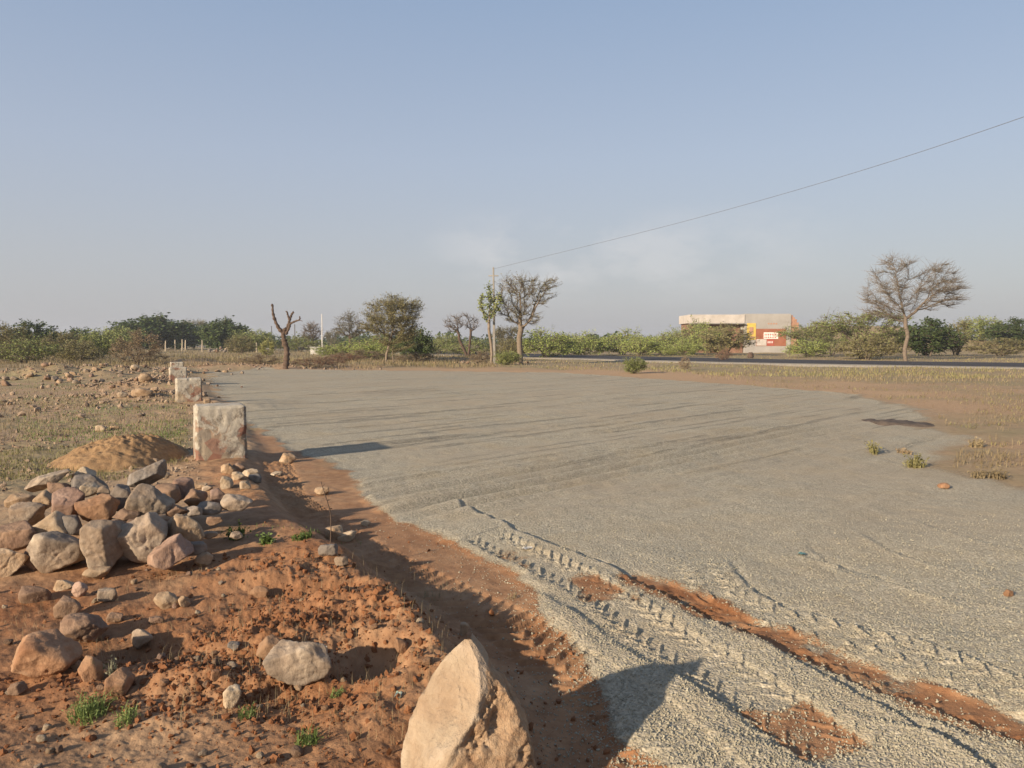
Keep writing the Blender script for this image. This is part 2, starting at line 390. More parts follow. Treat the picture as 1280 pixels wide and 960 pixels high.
M = {}
M['ground'] = ground_material()
M['tan'] = rock_material('tan_rock', (.25, .155, .085), (.38, .265, .165), (.50, .39, .265), dust=.45, strata=.2)
M['cream'] = rock_material('cream_rock', (.31, .22, .135), (.42, .325, .22), (.52, .43, .32), dust=.3, strata=.15)
M['grey'] = rock_material('grey_rock', (.115, .098, .084), (.205, .175, .148), (.31, .265, .22), dusty=(.30, .20, .12), dust=.25, strata=.3)
M['greytan'] = rock_material('grey_tan_rock', (.17, .13, .095), (.31, .24, .175), (.45, .365, .27), dust=.35, strata=.3)
M['pink'] = rock_material('pink_rock', (.17, .10, .07), (.255, .162, .118), (.35, .24, .18), dust=.3)
M['orange'] = rock_material('orange_rock', (.20, .098, .05), (.30, .165, .09), (.38, .235, .14), dust=.5)
M['brown'] = rock_material('brown_rock', (.13, .075, .05), (.20, .125, .082), (.29, .19, .125), dust=.4)
M['boulder'] = rock_material('boulder_rock', (.30, .215, .14), (.385, .295, .20), (.45, .36, .265), dusty=(.30, .19, .11), dust=.4, strata=.10)
M['clod'] = simple('soil_clod', (.13, .050, .020), (.25, .108, .046), 6, space='Geo', bumpd=.004)
M['rubble'] = simple('rubble_bits', (.17, .11, .07), (.32, .235, .16), 2, space='Geo', bumpd=0, var=0)
M['grit'] = simple('grit', (.21, .185, .132), (.37, .33, .24), 40, space='Geo', bumpd=0, var=0)
M['sand'] = simple('sandy_soil', (.165, .095, .046), (.30, .185, .09), 14, bumpd=.03)
M['bark_grey'] = simple('bark_grey', (.11, .082, .06), (.20, .155, .115), 6)
M['bark_dark'] = simple('bark_dark', (.055, .038, .028), (.13, .085, .06), 6)
M['bark_pale'] = simple('bark_pale', (.14, .105, .075), (.22, .17, .122), 6)
M['twig'] = simple('twig', (.10, .075, .053), (.18, .138, .098), 3, bumpd=0, space='Geo')
M['twig_dark'] = simple('twig_dark', (.07, .052, .038), (.13, .098, .07), 3, bumpd=0, space='Geo')
M['lf_bright'] = leaf_mat('leaf_bright', (0.211, 0.266, 0.064), (0.367, 0.396, 0.120))
M['lf_mid'] = leaf_mat('leaf_mid', (0.152, 0.189, 0.055), (0.282, 0.295, 0.103))
M['lf_dark'] = leaf_mat('leaf_dark', (0.044, 0.068, 0.020), (0.094, 0.121, 0.037))
M['lf_olive'] = leaf_mat('leaf_olive', (0.166, 0.152, 0.059), (0.290, 0.251, 0.112))
M['lf_grey'] = leaf_mat('leaf_grey', (0.144, 0.138, 0.081), (0.241, 0.224, 0.144))
M['lf_yellow'] = leaf_mat('leaf_yellow', (.22, .22, .06), (.32, .30, .10))
M['lf_dry'] = leaf_mat('leaf_dry', (.22, .155, .085), (.34, .25, .145))
M['lf_rust'] = leaf_mat('leaf_rust', (.20, .09, .05), (.32, .17, .10))
M['straw'] = leaf_mat('straw', (.19, .14, .075), (.31, .24, .135))
M['weed'] = leaf_mat('weed_green', (.09, .135, .03), (.18, .22, .07))
M['asphalt'] = simple('asphalt', (.042, .036, .034), (.068, .059, .055), 3, .85, .004, 'Geo')
M['shoulder'] = simple('road_shoulder', (.24, .20, .15), (.34, .29, .22), 2, .9, .01, 'Geo')
M['concrete'] = simple('pole_concrete', (.20, .18, .155), (.29, .265, .23), 3)
M['post'] = simple('stone_post', (.30, .24, .17), (.42, .35, .26), 3)
M['wire'] = simple('wire_metal', (.09, .09, .095), (.13, .13, .13), 3, .5, 0)
M['parapet'] = simple('white_parapet', (.38, .33, .28), (.54, .48, .42), .8)
M['plaster_grey'] = simple('grey_plaster', (.27, .245, .215), (.36, .33, .295), .5)
M['wall_red'] = simple('brown_wall', (.17, .09, .06), (.26, .145, .095), .6)
M['mural'] = simple('orange_mural', (.25, .085, .045), (.36, .145, .085), .7, .7, 0)
M['mural_white'] = simple('mural_white', (.60, .52, .46), (.75, .68, .62), 1.5, .7, 0)
M['mural_grey'] = simple('mural_grey', (.30, .26, .22), (.45, .40, .35), 1.5, .7, 0)
M['mural_red'] = simple('mural_red', (.26, .06, .04), (.36, .10, .07), 1.5, .7, 0)
M['yellow'] = simple('yellow_paint', (.42, .28, .05), (.52, .37, .09), 1.5, .7, 0)
M['brick'] = simple('brick_end', (.26, .13, .08), (.40, .23, .15), 3)
M['white'] = simple('white_wash', (.42, .39, .34), (.54, .51, .46), 2)
M['plastic'] = simple('litter_plastic', (.26, .33, .25), (.38, .43, .35), 20, .4, 0)
M['teal'] = simple('litter_teal', (.10, .24, .22), (.20, .36, .33), 20, .4, 0)

def block_material():
    m, nt, b = mat('whitewashed_masonry')
    co = N(nt, 'ShaderNodeTexCoord').outputs['Object']
    oi = N(nt, 'ShaderNodeObjectInfo')
    ad = N(nt, 'ShaderNodeVectorMath', operation='ADD'); Lk(nt, co, ad.inputs[0]); Lk(nt, oi.outputs['Location'], ad.inputs[1])
    v = ad.outputs[0]
    vo = N(nt, 'ShaderNodeTexVoronoi'); vo.inputs['Scale'].default_value = 5.5; vo.inputs['Randomness'].default_value = .9; Lk(nt, v, vo.inputs['Vector'])
    stone = ramp(nt, N(nt, 'ShaderNodeSeparateColor').outputs[0], [(0, (.3, .2, .14)), (1, (.3, .2, .14))])
    sep = N(nt, 'ShaderNodeSeparateColor'); Lk(nt, vo.outputs['Color'], sep.inputs[0])
    stone = ramp(nt, sep.outputs[0], [(0, (.22, .105, .07)), (.35, (.27, .165, .115)), (.65, (.30, .235, .16)), (1, (.22, .185, .15))])
    n1 = noise(nt, v, 3.2, 6, .62, .6); n2 = noise(nt, v, 14, 6, .75)
    wash = ramp(nt, n2, [(.3, (.29, .25, .19)), (.55, (.41, .36, .285)), (.75, (.52, .47, .385))])
    sx = N(nt, 'ShaderNodeSeparateXYZ'); Lk(nt, co, sx.inputs[0])
    k = math_(nt, 'ADD', math_(nt, 'ADD', n1, .09), math_(nt, 'MULTIPLY', sx.outputs[2], .38))
    k = math_(nt, 'ADD', k, math_(nt, 'MULTIPLY', math_(nt, 'SUBTRACT', n2, .5), .35))
    col = mix(nt, ramp(nt, k, [(.56, 0.0), (.64, 1.0)]), stone, wash)
    st = noise(nt, v, 7, 7, .75, 1.0)
    col = mix(nt, ramp(nt, st, [(.54, 0.0), (.66, .65)]), col, (.12, .10, .08))
    Lk(nt, col, b.inputs['Base Color'])
    bump(nt, b, math_(nt, 'ADD', n2, math_(nt, 'MULTIPLY', ramp(nt, k, [(.56, 0.0), (.64, 1.0)]), .6)), .7, .015)
    return m
M['block'] = block_material()

# ------------------------------------------------------------------ mesh helpers
def mesh_np(name, V, faces_by_n, mats=None, mat_idx=None, smooth=True):
    """faces_by_n: list of int arrays (n_faces, k)"""
    me = bpy.data.meshes.new(name)
    V = np.asarray(V, np.float32); me.vertices.add(len(V)); me.vertices.foreach_set('co', V.ravel())
    faces_by_n = [f for f in faces_by_n if len(f)]
    loops = np.concatenate([f.ravel() for f in faces_by_n]).astype(np.int32)
    sizes = np.concatenate([np.full(len(f), f.shape[1]) for f in faces_by_n]).astype(np.int32)
    starts = np.concatenate([[0], np.cumsum(sizes)[:-1]]).astype(np.int32)
    me.loops.add(len(loops)); me.loops.foreach_set('vertex_index', loops)
    me.polygons.add(len(sizes)); me.polygons.foreach_set('loop_start', starts); me.polygons.foreach_set('loop_total', sizes)
    me.polygons.foreach_set('use_smooth', np.full(len(sizes), smooth))
    for m in mats or []: me.materials.append(m)
    if mat_idx is not None: me.polygons.foreach_set('material_index', np.asarray(mat_idx, np.int32))
    me.update(calc_edges=True); me.validate()
    return me

def link(name, me, parent=None, loc=(0, 0, 0), rot=(0, 0, 0), scale=(1, 1, 1)):
    o = bpy.data.objects.new(name, me); COL.objects.link(o)
    o.location = loc; o.rotation_euler = rot; o.scale = scale
    if parent: o.parent = parent
    return o

def tag(o, label=None, cat=None, group=None, kind=None):
    if label: o['label'] = label
    if cat: o['category'] = cat
    if group: o['group'] = group
    if kind: o['kind'] = kind
    return o

def bm_obj(name, bm, m, parent=None, loc=(0, 0, 0), rot=(0, 0, 0), smooth=False):
    me = bpy.data.meshes.new(name); bm.to_mesh(me); bm.free()
    me.materials.append(m)
    me.polygons.foreach_set('use_smooth', np.full(len(me.polygons), smooth))
    return link(name, me, parent, loc, rot)

def box(bm, x0, x1, y0, y1, z0, z1):
    v = [bm.verts.new(p) for p in ((x0, y0, z0), (x1, y0, z0), (x1, y1, z0), (x0, y1, z0), (x0, y0, z1), (x1, y0, z1), (x1, y1, z1), (x0, y1, z1))]
    for f in ((3, 2, 1, 0), (4, 5, 6, 7), (0, 1, 5, 4), (1, 2, 6, 5), (2, 3, 7, 6), (3, 0, 4, 7)): bm.faces.new([v[i] for i in f])

def tubes(P0, P1, R0, R1, k=4):
    """prisms from P0 to P1; vectorised"""
    P0 = np.asarray(P0, float); P1 = np.asarray(P1, float); n = len(P0)
    d = P1 - P0; d /= np.linalg.norm(d, axis=1, keepdims=True) + 1e-9
    up = np.where(np.abs(d[:, 2:3]) > .9, np.array([[1., 0, 0]]), np.array([[0, 0, 1.]]))
    a = np.cross(d, up); a /= np.linalg.norm(a, axis=1, keepdims=True) + 1e-9
    b = np.cross(d, a)
    th = np.arange(k) * 2 * PI / k
    ring = np.cos(th)[None, :, None] * a[:, None, :] + np.sin(th)[None, :, None] * b[:, None, :]
    V = np.concatenate([P0[:, None, :] + ring * np.asarray(R0).reshape(-1, 1, 1), P1[:, None, :] + ring * np.asarray(R1).reshape(-1, 1, 1)], 1).reshape(-1, 3)
    base = (np.arange(n) * 2 * k)[:, None, None]; j = np.arange(k); j2 = (j + 1) % k
    Fq = np.stack([j, j2, j2 + k, j + k], 1)[None] + base
    return V, Fq.reshape(-1, 4)

def poly_tube(pts, radii, k=8):
    """one connected tube along a smooth polyline, capped"""
    pts = np.asarray(pts, float); n = len(pts)
    d = np.gradient(pts, axis=0); d /= np.linalg.norm(d, axis=1, keepdims=True)
    a = np.cross(d, np.array([.3, 1., .1])); a /= np.linalg.norm(a, axis=1, keepdims=True); b = np.cross(d, a)
    th = np.arange(k) * 2 * PI / k
    V = (pts[:, None, :] + (np.cos(th)[None, :, None] * a[:, None, :] + np.sin(th)[None, :, None] * b[:, None, :]) * np.asarray(radii)[:, None, None]).reshape(-1, 3)
    j = np.arange(k); j2 = (j + 1) % k
    Fq = np.concatenate([np.stack([j, j2, j2 + k, j + k], 1) + i * k for i in range(n - 1)])
    V = np.concatenate([V, pts[-1:] + d[-1:] * radii[-1]])
    Ft = np.stack([j + (n - 1) * k, j2 + (n - 1) * k, np.full(k, n * k)], 1)
    return V, Fq, Ft

def spline(pts, n=6):
    pts = np.asarray(pts, float); out = []
    P = np.vstack([2 * pts[0] - pts[1], pts, 2 * pts[-1] - pts[-2]])
    for i in range(len(pts) - 1):
        p0, p1, p2, p3 = P[i:i + 4]
        for t in np.linspace(0, 1, n, endpoint=False):
            out.append(.5 * ((2 * p1) + (-p0 + p2) * t + (2 * p0 - 5 * p1 + 4 * p2 - p3) * t * t + (-p0 + 3 * p1 - 3 * p2 + p3) * t ** 3))
    out.append(pts[-1]); return np.array(out)

# ------------------------------------------------------------------ the ground sheet
def build_ground():
    rows = np.concatenate([np.arange(720, 170, -1.0), np.arange(170, 30, -.45), np.arange(30, 8, -.8)])
    r1 = CAMZ * 788 / rows
    rr = list(np.geomspace(.15, r1[0], 16)[:-1])
    cur = rr[-1]
    for q in r1:
        rr.append(q)
    out = [rr[0]]
    for q in rr[1:]:
        m_ = max(1, int(math.ceil((q - out[-1]) / 2.2))) if q > 30 else 1
        a = out[-1]
        for i in range(1, m_ + 1): out.append(a + (q - a) * i / m_)
    R = np.array(out + list(np.geomspace(out[-1], 6000, 40)[1:]))
    A = np.concatenate([np.arange(-42, 42, .088), np.arange(42, 318, 2.0)])
    A = np.radians(A); nA, nR = len(A), len(R)
    X = (R[:, None] * np.sin(A)[None]).ravel(); Y = (R[:, None] * np.cos(A)[None]).ravel()
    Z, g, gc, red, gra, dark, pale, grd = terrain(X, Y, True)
    V = np.stack([X, Y, Z], 1); V = np.vstack([V, [[0, 0, terrain(0, 0)[0]]]])
    at_ = [np.append(q, q[0]) for q in (gc, red, gra, dark, pale, grd)]; g = np.append(g, 0)
    i = np.arange(nR - 1)[:, None] * nA; j = np.arange(nA)[None]; j2 = (j + 1) % nA
    Q = np.stack([i + j, i + j2, i + nA + j2, i + nA + j], 2).reshape(-1, 4)[:, ::-1]
    isg = g[Q].mean(1) > .5
    T = np.stack([np.full(nA, nR * nA), np.arange(nA), (np.arange(nA) + 1) % nA], 1)[:, ::-1]
    for nm, q, t in (('ground', Q[~isg], T), ('gravel_lot', Q[isg], np.zeros((0, 3), int))):
        used = np.unique(np.concatenate([q.ravel(), t.ravel()])); remap = np.full(len(V), -1); remap[used] = np.arange(len(used))
        me = mesh_np(nm, V[used], [remap[q]] + ([remap[t]] if len(t) else []), [M['ground']])
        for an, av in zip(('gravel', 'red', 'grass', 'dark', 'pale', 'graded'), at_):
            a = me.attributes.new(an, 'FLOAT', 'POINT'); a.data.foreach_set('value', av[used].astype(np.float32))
        o = link(nm, me); o['kind'] = 'structure'
        tag(o, {'ground': 'orange brown earth with dry grass around the gravel', 'gravel_lot': 'levelled field of grey gravel with wheel ruts'}[nm])
build_ground()

# ------------------------------------------------------------------ road
def build_road():
    nearp = spline([(62, 28), (38, 42), (30, 46.4), (17, 56.5), (9, 67), (0, 80), (-16, 108), (-50, 170), (-110, 270)], 10)
    d = np.gradient(nearp, axis=0); d /= np.linalg.norm(d, axis=1, keepdims=True); nrm = np.stack([d[:, 1], -d[:, 0]], 1)
    nrm *= np.sign((nrm @ np.array([.6, .8])))[:, None]
    for nm, prof, m, lab in (('road', [(0, .12), (5, .16), (10.5, .12), (10.9, -.2)], 'asphalt', 'dark asphalt road running behind the gravel field'),
                        ('road_shoulder', [(-2.4, -.15), (-1.6, .09), (0.25, .112)], 'shoulder', 'pale gravel shoulder along the near edge of the road')):
        V = np.concatenate([np.column_stack([nearp + nrm * w, np.full(len(nearp), z)]) for w, z in prof])
        n = len(nearp); i = np.arange(n - 1)
        Q = np.concatenate([np.stack([i + k * n, i + 1 + k * n, i + 1 + (k + 1) * n, i + (k + 1) * n], 1) for k in range(len(prof) - 1)])
        o = link(nm, mesh_np(nm, V, [Q], [M[m]], smooth=False)); tag(o, lab, kind='structure')
build_road()

# ------------------------------------------------------------------ rocks
_ico = {}
def ico(n):
    if n not in _ico:
        bm = bmesh.new(); bmesh.ops.create_icosphere(bm, subdivisions=n, radius=1)
        bm.verts.ensure_lookup_table()
        _ico[n] = (np.array([v.co[:] for v in bm.verts]), np.array([[v.index for v in f.verts] for f in bm.faces])); bm.free()
    return _ico[n]

def rock_verts(seed, dims, n=4, faces=11, sharp=44, rough=.03, planes=None, lo=.62):
    D, Fc = ico(n); g = np.random.default_rng(seed)
    if planes is None:
        nn = g.normal(size=(faces, 3)); 
        for _ in range(30):      # spread plane normals apart
            df = nn[:, None] - nn[None]; ds = (df ** 2).sum(2) + 1e-3
            nn = nn + .05 * (df / ds[..., None] ** 1.5).sum(1); nn /= np.linalg.norm(nn, axis=1, keepdims=True)
        nn += g.normal(size=nn.shape) * .18; nn /= np.linalg.norm(nn, axis=1, keepdims=True)
        off = g.uniform(lo, 1.0, faces)
        n2_ = g.normal(size=(16, 3)); n2_ /= np.linalg.norm(n2_, axis=1, keepdims=True)
        nn = np.vstack([nn / np.linalg.norm(nn, axis=1, keepdims=True), n2_]); off = np.append(off, g.uniform(.93, 1.12, 16))
        fa = g.uniform(-.45, .45, 2); fz = g.uniform(-.18, .12, 2)
        nn = np.vstack([nn, [[math.sin(.42 + fa[0]), -math.cos(.42 + fa[0]), fz[0]], [-math.cos(.3 + fa[1]), -math.sin(.3 + fa[1]), fz[1] + .15]]]); off = np.append(off, g.uniform(.55, .75, 2)); nn /= np.linalg.norm(nn, axis=1, keepdims=True)
    else:
        nn = np.array([p[:3] for p in planes], float); off = np.array([p[3] for p in planes], float)
        l = np.linalg.norm(nn, axis=1); nn /= l[:, None]
    q = np.maximum(D @ nn.T, 1e-3) / off[None]
    r = 1 / (q ** sharp).sum(1) ** (1 / sharp)
    V = D * r[:, None]
    V = V - (V.max(0) + V.min(0)) / 2; V /= (V.max(0) - V.min(0)) / 2
    V = V * (np.array(dims) / 2)[None]
    s = float(np.mean(dims)); L = np.linalg.norm(V, axis=1, keepdims=True) + 1e-9
    k = fbm3(V / s * 3.2 + seed * 3.1, seed, 5, .6)
    cr = np.abs(fbm3(V / s * 2.3 + seed, seed + 40, 3))            # shallow cracks
    kf = fbm3(V / s * 13 + seed, seed + 7, 3, .6)
    V = V + V / L * ((k[:, None] * 1.9 + kf[:, None] * .45) * rough * s - np.maximum(0, .07 - cr)[:, None] * .35 * s * rough / .03)
    return V, Fc

def rock(name, label, px, py, w, h, Y=None, mat_='tan', seed=1, tilt=0, dep=None, n=4, faces=11, group=None, on_ground=False, sink=.15, rough=.03, cat='rock', yaw=0, lo=.62):
    """w,h are apparent pixel sizes; Y the distance (None: rests on the terrain where the pixel ray lands)"""
    if Y is None:
        gx, gy, gz = ground_hit(px, py + h * .42)
        Y = gy + 0.0
        W_, H_ = w * Y / F, h * Y / F
        Dp = dep or (W_ + H_) / 2 * rnd.uniform(.8, 1.1)
        Y = Y + Dp * .3
        x = (px - 640) / F * Y
        z = float(terrain(x, Y)[0]) + H_ * (.5 - sink)
    else:
        W_, H_ = w * Y / F, h * Y / F
        Dp = dep or (W_ + H_) / 2 * rnd.uniform(.85, 1.15)
        x, _, z = at(px, py, Y)
    V, Fc = rock_verts(seed, (W_, Dp, H_), n, faces, rough=rough, lo=lo)
    if tilt:
        c, s_ = math.cos(tilt), math.sin(tilt); V = np.stack([V[:, 0] * c - V[:, 2] * s_, V[:, 1], V[:, 0] * s_ + V[:, 2] * c], 1)
    o = link(name, mesh_np(name, V, [Fc], [M[mat_]], smooth=True), None, (x, Y, z), (0, 0, yaw))
    return tag(o, label, cat, group)

ZP = lambda zx, zy: (zx / 3.765, 540 + zy / 3.765)     # coordinates of the enlarged study of the rock pile
PILE_G = 'broken rocks heaped in the pile'
pile = [  # zx, zy, zw, zh, Y, material, seed, tilt, label
    (230, 228, 205, 62, 6.55, 'greytan', 101, .30, 'long brown grey slab tilted at the back left of the rock pile'),
    (395, 195, 95, 62, 6.7, 'cream', 102, .1, 'cream stone highest at the back of the rock pile'),
    (418, 240, 175, 80, 6.5, 'grey', 103, -.1, 'wide dark grey rock just below the cream stone topping the pile'),
    (275, 275, 110, 85, 6.45, 'brown', 104, .2, 'brown rock tucked under the long tilted slab'),
    (215, 322, 85, 90, 6.15, 'tan', 105, .1, 'small upright triangular tan stone left of the big red brown rock'),
    (425, 270, 75, 62, 6.2, 'cream', 106, .1, 'small cream cube shaped stone resting above the orange tan rock'),
    (490, 283, 60, 58, 6.2, 'greytan', 107, 0, 'small pale grey stone right of the cream cube shaped stone'),
    (318, 335, 165, 130, 5.98, 'pink', 108, .25, 'large red brown rock with a pale top at the middle of the pile'),
    (92, 322, 120, 66, 6.3, 'tan', 109, .15, 'flat tan rock at the far left edge of the pile, upper one'),
    (132, 388, 155, 105, 6.0, 'greytan', 110, .05, 'broad flat tan grey rock below the flat tan one at the left of the pile'),
    (462, 366, 178, 138, 5.88, 'orange', 111, 0, 'rounded orange tan rock facing forward in the middle of the pile'),
    (690, 208, 200, 78, 6.5, 'grey', 112, .42, 'long dark grey slab pointing up to the right atop the pile'),
    (572, 312, 100, 125, 6.1, 'grey', 113, .1, 'narrow dark grey rock with a pale chipped edge mid pile'),
    (706, 332, 200, 150, 5.98, 'greytan', 114, -.35, 'large angular grey rock with a cream underside right of centre'),
    (258, 437, 140, 118, 5.72, 'cream', 115, .1, 'pale yellow stone wedged beside a dark grey rock at the left'),
    (335, 440, 120, 92, 5.75, 'grey', 116, -.1, 'dark grey rock between the pale yellow stone and orange tan rock'),
    (602, 392, 112, 66, 5.85, 'brown', 117, 0, 'low brown rock in the gap below the narrow dark grey rock'),
    (292, 562, 215, 172, 5.42, 'greytan', 118, -.3, 'big triangular grey tan rock with a cream face at the front left'),
    (497, 525, 205, 236, 5.40, 'greytan', 119, .0, 'tallest blocky tan brown rock standing at the front of the pile'),
    (690, 500, 205, 225, 5.50, 'greytan', 120, .1, 'big rounded grey brown rock right of the tallest blocky one'),
    (800, 572, 160, 158, 5.26, 'pink', 121, 0, 'reddish pink six sided slab leaning at the front right of the pile'),
    (866, 470, 170, 140, 5.62, 'tan', 122, -.4, 'rock with a sunlit yellow left side and dark right side above the pink slab'),
    (932, 545, 90, 54, 5.45, 'grey', 123, 0, 'small flat grey stone right of the reddish pink slab'),
    (90, 492, 200, 122, 5.62, 'brown', 124, 0, 'wide pinkish brown rock at the left edge of the photo'),
    (50, 612, 165, 132, 5.35, 'tan', 125, .1, 'tan rock cut off at the lower left corner of the pile'),
    (180, 590, 130, 100, 5.45, 'brown', 126, 0, 'dark brown rock behind the big triangular grey tan rock'),
    (462, 662, 105, 58, 5.18, 'tan', 127, .1, 'small cream tan stone on the soil before the tallest blocky rock'),
    (850, 268, 98, 95, 6.5, 'pink', 129, .2, 'red brown rock behind the large angular grey rock'),
    (785, 298, 118, 95, 6.35, 'brown', 130, 0, 'dark brown rock in the shade right of the long dark grey slab'),
    (917, 307, 95, 74, 6.4, 'brown', 131, .1, 'brown stone between the pile and the pinkish stone'),
    (1022, 303, 76, 74, 6.45, 'pink', 132, 0, 'pinkish stone with a tan face on the right edge of the pile'),
    (1108, 330, 142, 72, 6.3, 'greytan', 133, -.1, 'flat grey brown rock furthest right in the pile'),
    (985, 358, 105, 54, 6.2, 'grey', 134, -.1, 'low dark grey rock before the pinkish stone'),
    (832, 372, 108, 64, 6.0, 'brown', 135, -.1, 'dark wedge of rock just right of the large angular grey rock'),
    (140, 352, 46, 36, 6.05, 'cream', 136, 0, 'tiny cream stone lying on the broad flat tan grey rock'),
    (1012, 418, 80, 44, 5.95, 'brown', 137, 0, 'small brown stone on the slope right of the pile'),
    (985, 482, 70, 34, 5.75, 'greytan', 138, 0, 'small flat stone below the small brown stone on the slope'),
    (1112, 486, 60, 34, 5.75, 'greytan', 139, 0, 'small grey stone in the green weeds right of the pile'),
    (655, 430, 80, 50, 5.75, 'brown', 140, 0, 'brown chunk wedged above the big rounded grey brown rock'),
    (560, 440, 90, 60, 5.7, 'brown', 141, 0, 'brown chunk wedged behind the tallest blocky rock'),
    (420, 480, 80, 70, 5.68, 'brown', 142, 0, 'dark chunk wedged left of the tallest blocky rock'),
    (915, 372, 70, 44, 6.05, 'grey', 143, 0, 'dark grey chip between the pile and the low dark grey rock'),
]
for zx, zy, zw, zh, Y, m_, sd, tl, lab in pile:
    px, py = ZP(zx, zy)
    rock('pile_rock', lab, px, py, zw / 3.765 * 1.12, zh / 3.765 * 1.12, Y * .965, m_, sd, tl, group=PILE_G, n=5 if zw > 150 else 4, faces=8 + sd % 4, rough=.03, lo=.52)

CL_G = 'small stones clustered right of the pile'
for zx, zy, zw, zh, m_, sd, lab in [
    (1058, 240, 52, 66, 'cream', 201, 'upright cream stone lowest left of the cluster behind the pile'),
    (1062, 178, 72, 56, 'tan', 202, 'tan stone with a sunlit slanted top at the left of the cluster'),
    (1112, 212, 62, 46, 'cream', 203, 'cream stone in the middle of the cluster behind the pile'),
    (1168, 190, 84, 52, 'cream', 204, 'near white stone topmost in the cluster behind the pile'),
    (1142, 256, 54, 46, 'cream', 205, 'rounded cream stone lowest right in the cluster behind the pile'),
    (1120, 172, 66, 50, 'brown', 206, 'dark brown stone shaded between the tan and white ones of the cluster'),
    (1190, 215, 70, 46, 'grey', 207, 'grey stone right of the near white one in the cluster'),
    (715, 138, 64, 34, 'tan', 208, 'flat tan stone between the sand heap and the masonry block'),
    (925, 256, 74, 34, 'tan', 209, 'flat tan stone at the back right of the rock pile'),
    (962, 268, 60, 30, 'greytan', 210, 'thin grey stone right of the flat tan one at the back of the pile'),
    (942, 612, 86, 66, 'tan', 211, 'angular tan stone alone on the soil right of the pink slab'),
    (770, 205, 34, 40, 'cream', 212, 'small white stone behind the tip of the long dark grey slab'),
    (1290, 200, 60, 26, 'cream', 213, 'pale flat stone on the berm right of the cluster'),
    (1350, 130, 80, 60, 'tan', 214, 'tan lump of stone beside the foot of the nearest masonry block'),
]:
    px, py = ZP(zx, zy)
    rock('stone', lab, px, py, zw / 3.765, zh / 3.765, None, m_, sd, rnd.uniform(-.2, .2), group=CL_G, cat='stone', n=4)

# the near boulder: hand-set cutting planes so that its sharp apex and pale left face read as in the photo
def boulder():
    zs = np.array([0, .02, .06, .10, .145, .23, .325, .46, .62]) * -1
    Lx = np.array([.012, .034, .074, .106, .138, .190, .226, .252, .262]) * -1
    Rx = np.array([.012, .030, .058, .086, .132, .186, .228, .250, .252])
    Ex = np.array([0, .012, .034, .045, .048, .022, -.052, -.115, -.14])
    Fy = np.array([.004, .02, .05, .08, .115, .165, .205, .245, .27]) * -1
    By = np.array([.004, .03, .08, .13, .17, .23, .27, .29, .30])
    nz, na = 190, 260
    zl = -(np.linspace(0, 1, nz) ** 1.15) * .62
    it = lambda a: np.interp(-zl, -zs, a)
    L_, R_, E_, F_2, B_ = it(Lx), it(Rx), it(Ex), it(Fy), it(By)
    cor = np.stack([np.stack([L_, .05 * (-zl / .6)], 1), np.stack([E_, F_2], 1), np.stack([R_ * .97, F_2 * .55], 1), np.stack([R_ * .98, .06 + 0 * zl], 1), np.stack([R_ * .55, B_ * .8], 1), np.stack([L_ * .6, B_], 1)], 1)
    tt = np.linspace(0, 6, na, endpoint=False); k0 = tt.astype(int); fr = (tt - k0)
    P2 = cor[:, k0] * (1 - fr)[None, :, None] + cor[:, (k0 + 1) % 6] * fr[None, :, None]
    for _ in range(5): P2 = .5 * P2 + .25 * (np.roll(P2, 1, 1) + np.roll(P2, -1, 1))
    P = np.concatenate([P2, np.broadcast_to(zl[:, None, None], (nz, na, 1))], 2).reshape(-1, 3)
    cen = np.array([0, .05, -.4]); D = P - cen; D /= np.linalg.norm(D, axis=1, keepdims=True)
    ln = np.interp(-P[:, 2], -zs, Ex) + .010
    face = sst(-.01, .035, P[:, 0] - ln + .02 * fbm3(P * 14, 6, 3)) * (P[:, 1] < .12) * sst(.05, .11, -P[:, 2])
    hw = sst(.0, .1, -P[:, 2])
    lump = fbm3(P * 11, 5, 5, .6)
    P = P + D * (hw * (.012 * fbm3(P * 5, 2, 4) + (1 - face) * (.010 * fbm3(P * 20, 3, 5, .66) + .009 * np.abs(fbm3(P * np.array([16, 16, 4.]) , 12, 3)) - .012 * np.maximum(0, .05 - np.abs(fbm3(P * np.array([9, 9, 3.]), 8, 3))) / .05 * .5) + face * (.016 * lump - .022 * np.maximum(0, -.12 - lump) / .3 + .006 * fbm3(P * 40, 9, 3))))[:, None]
    pk = np.exp(-((P[:, 0] - .12) / .035) ** 2 - ((P[:, 2] + .24) / .055) ** 2) * (P[:, 1] < .1)
    P[:, 1] += pk * .03; P[:, 0] -= pk * .02
    i = np.arange(nz - 1)[:, None] * na; j = np.arange(na)[None]; j2 = (j + 1) % na
    Fc = np.stack([i + j, i + na + j, i + na + j2, i + j2], 2).reshape(-1, 4)
    me = mesh_np('boulder', P, [Fc], [M['boulder']], smooth=True)
    a = me.attributes.new('clay', 'FLOAT', 'POINT'); a.data.foreach_set('value', face.astype(np.float32))
    x, y, z = at(585, 799, 2.82)
    o = link('boulder', me, None, (x, y, z))
    tag(o, 'large pointed cream boulder with a clay coated side on the berm', 'boulder')
    m = M['boulder']; nt = m.node_tree; b = nt.nodes['Principled BSDF']; src = b.inputs['Base Color'].links[0].from_socket
    co = N(nt, 'ShaderNodeTexCoord').outputs['Object']
    cl = ramp(nt, noise(nt, co, 16, 6, .7), [(.3, (.22, .125, .068)), (.55, (.33, .215, .125)), (.75, (.42, .305, .20))])
    fac = math_(nt, 'ADD', attr(nt, 'clay'), math_(nt, 'MULTIPLY', math_(nt, 'SUBTRACT', noise(nt, co, 7, 5, .6), .5), 1.4))
    Lk(nt, mix(nt, ramp(nt, fac, [(.45, 0.0), (.7, .95)]), src, cl), b.inputs['Base Color'])
boulder()
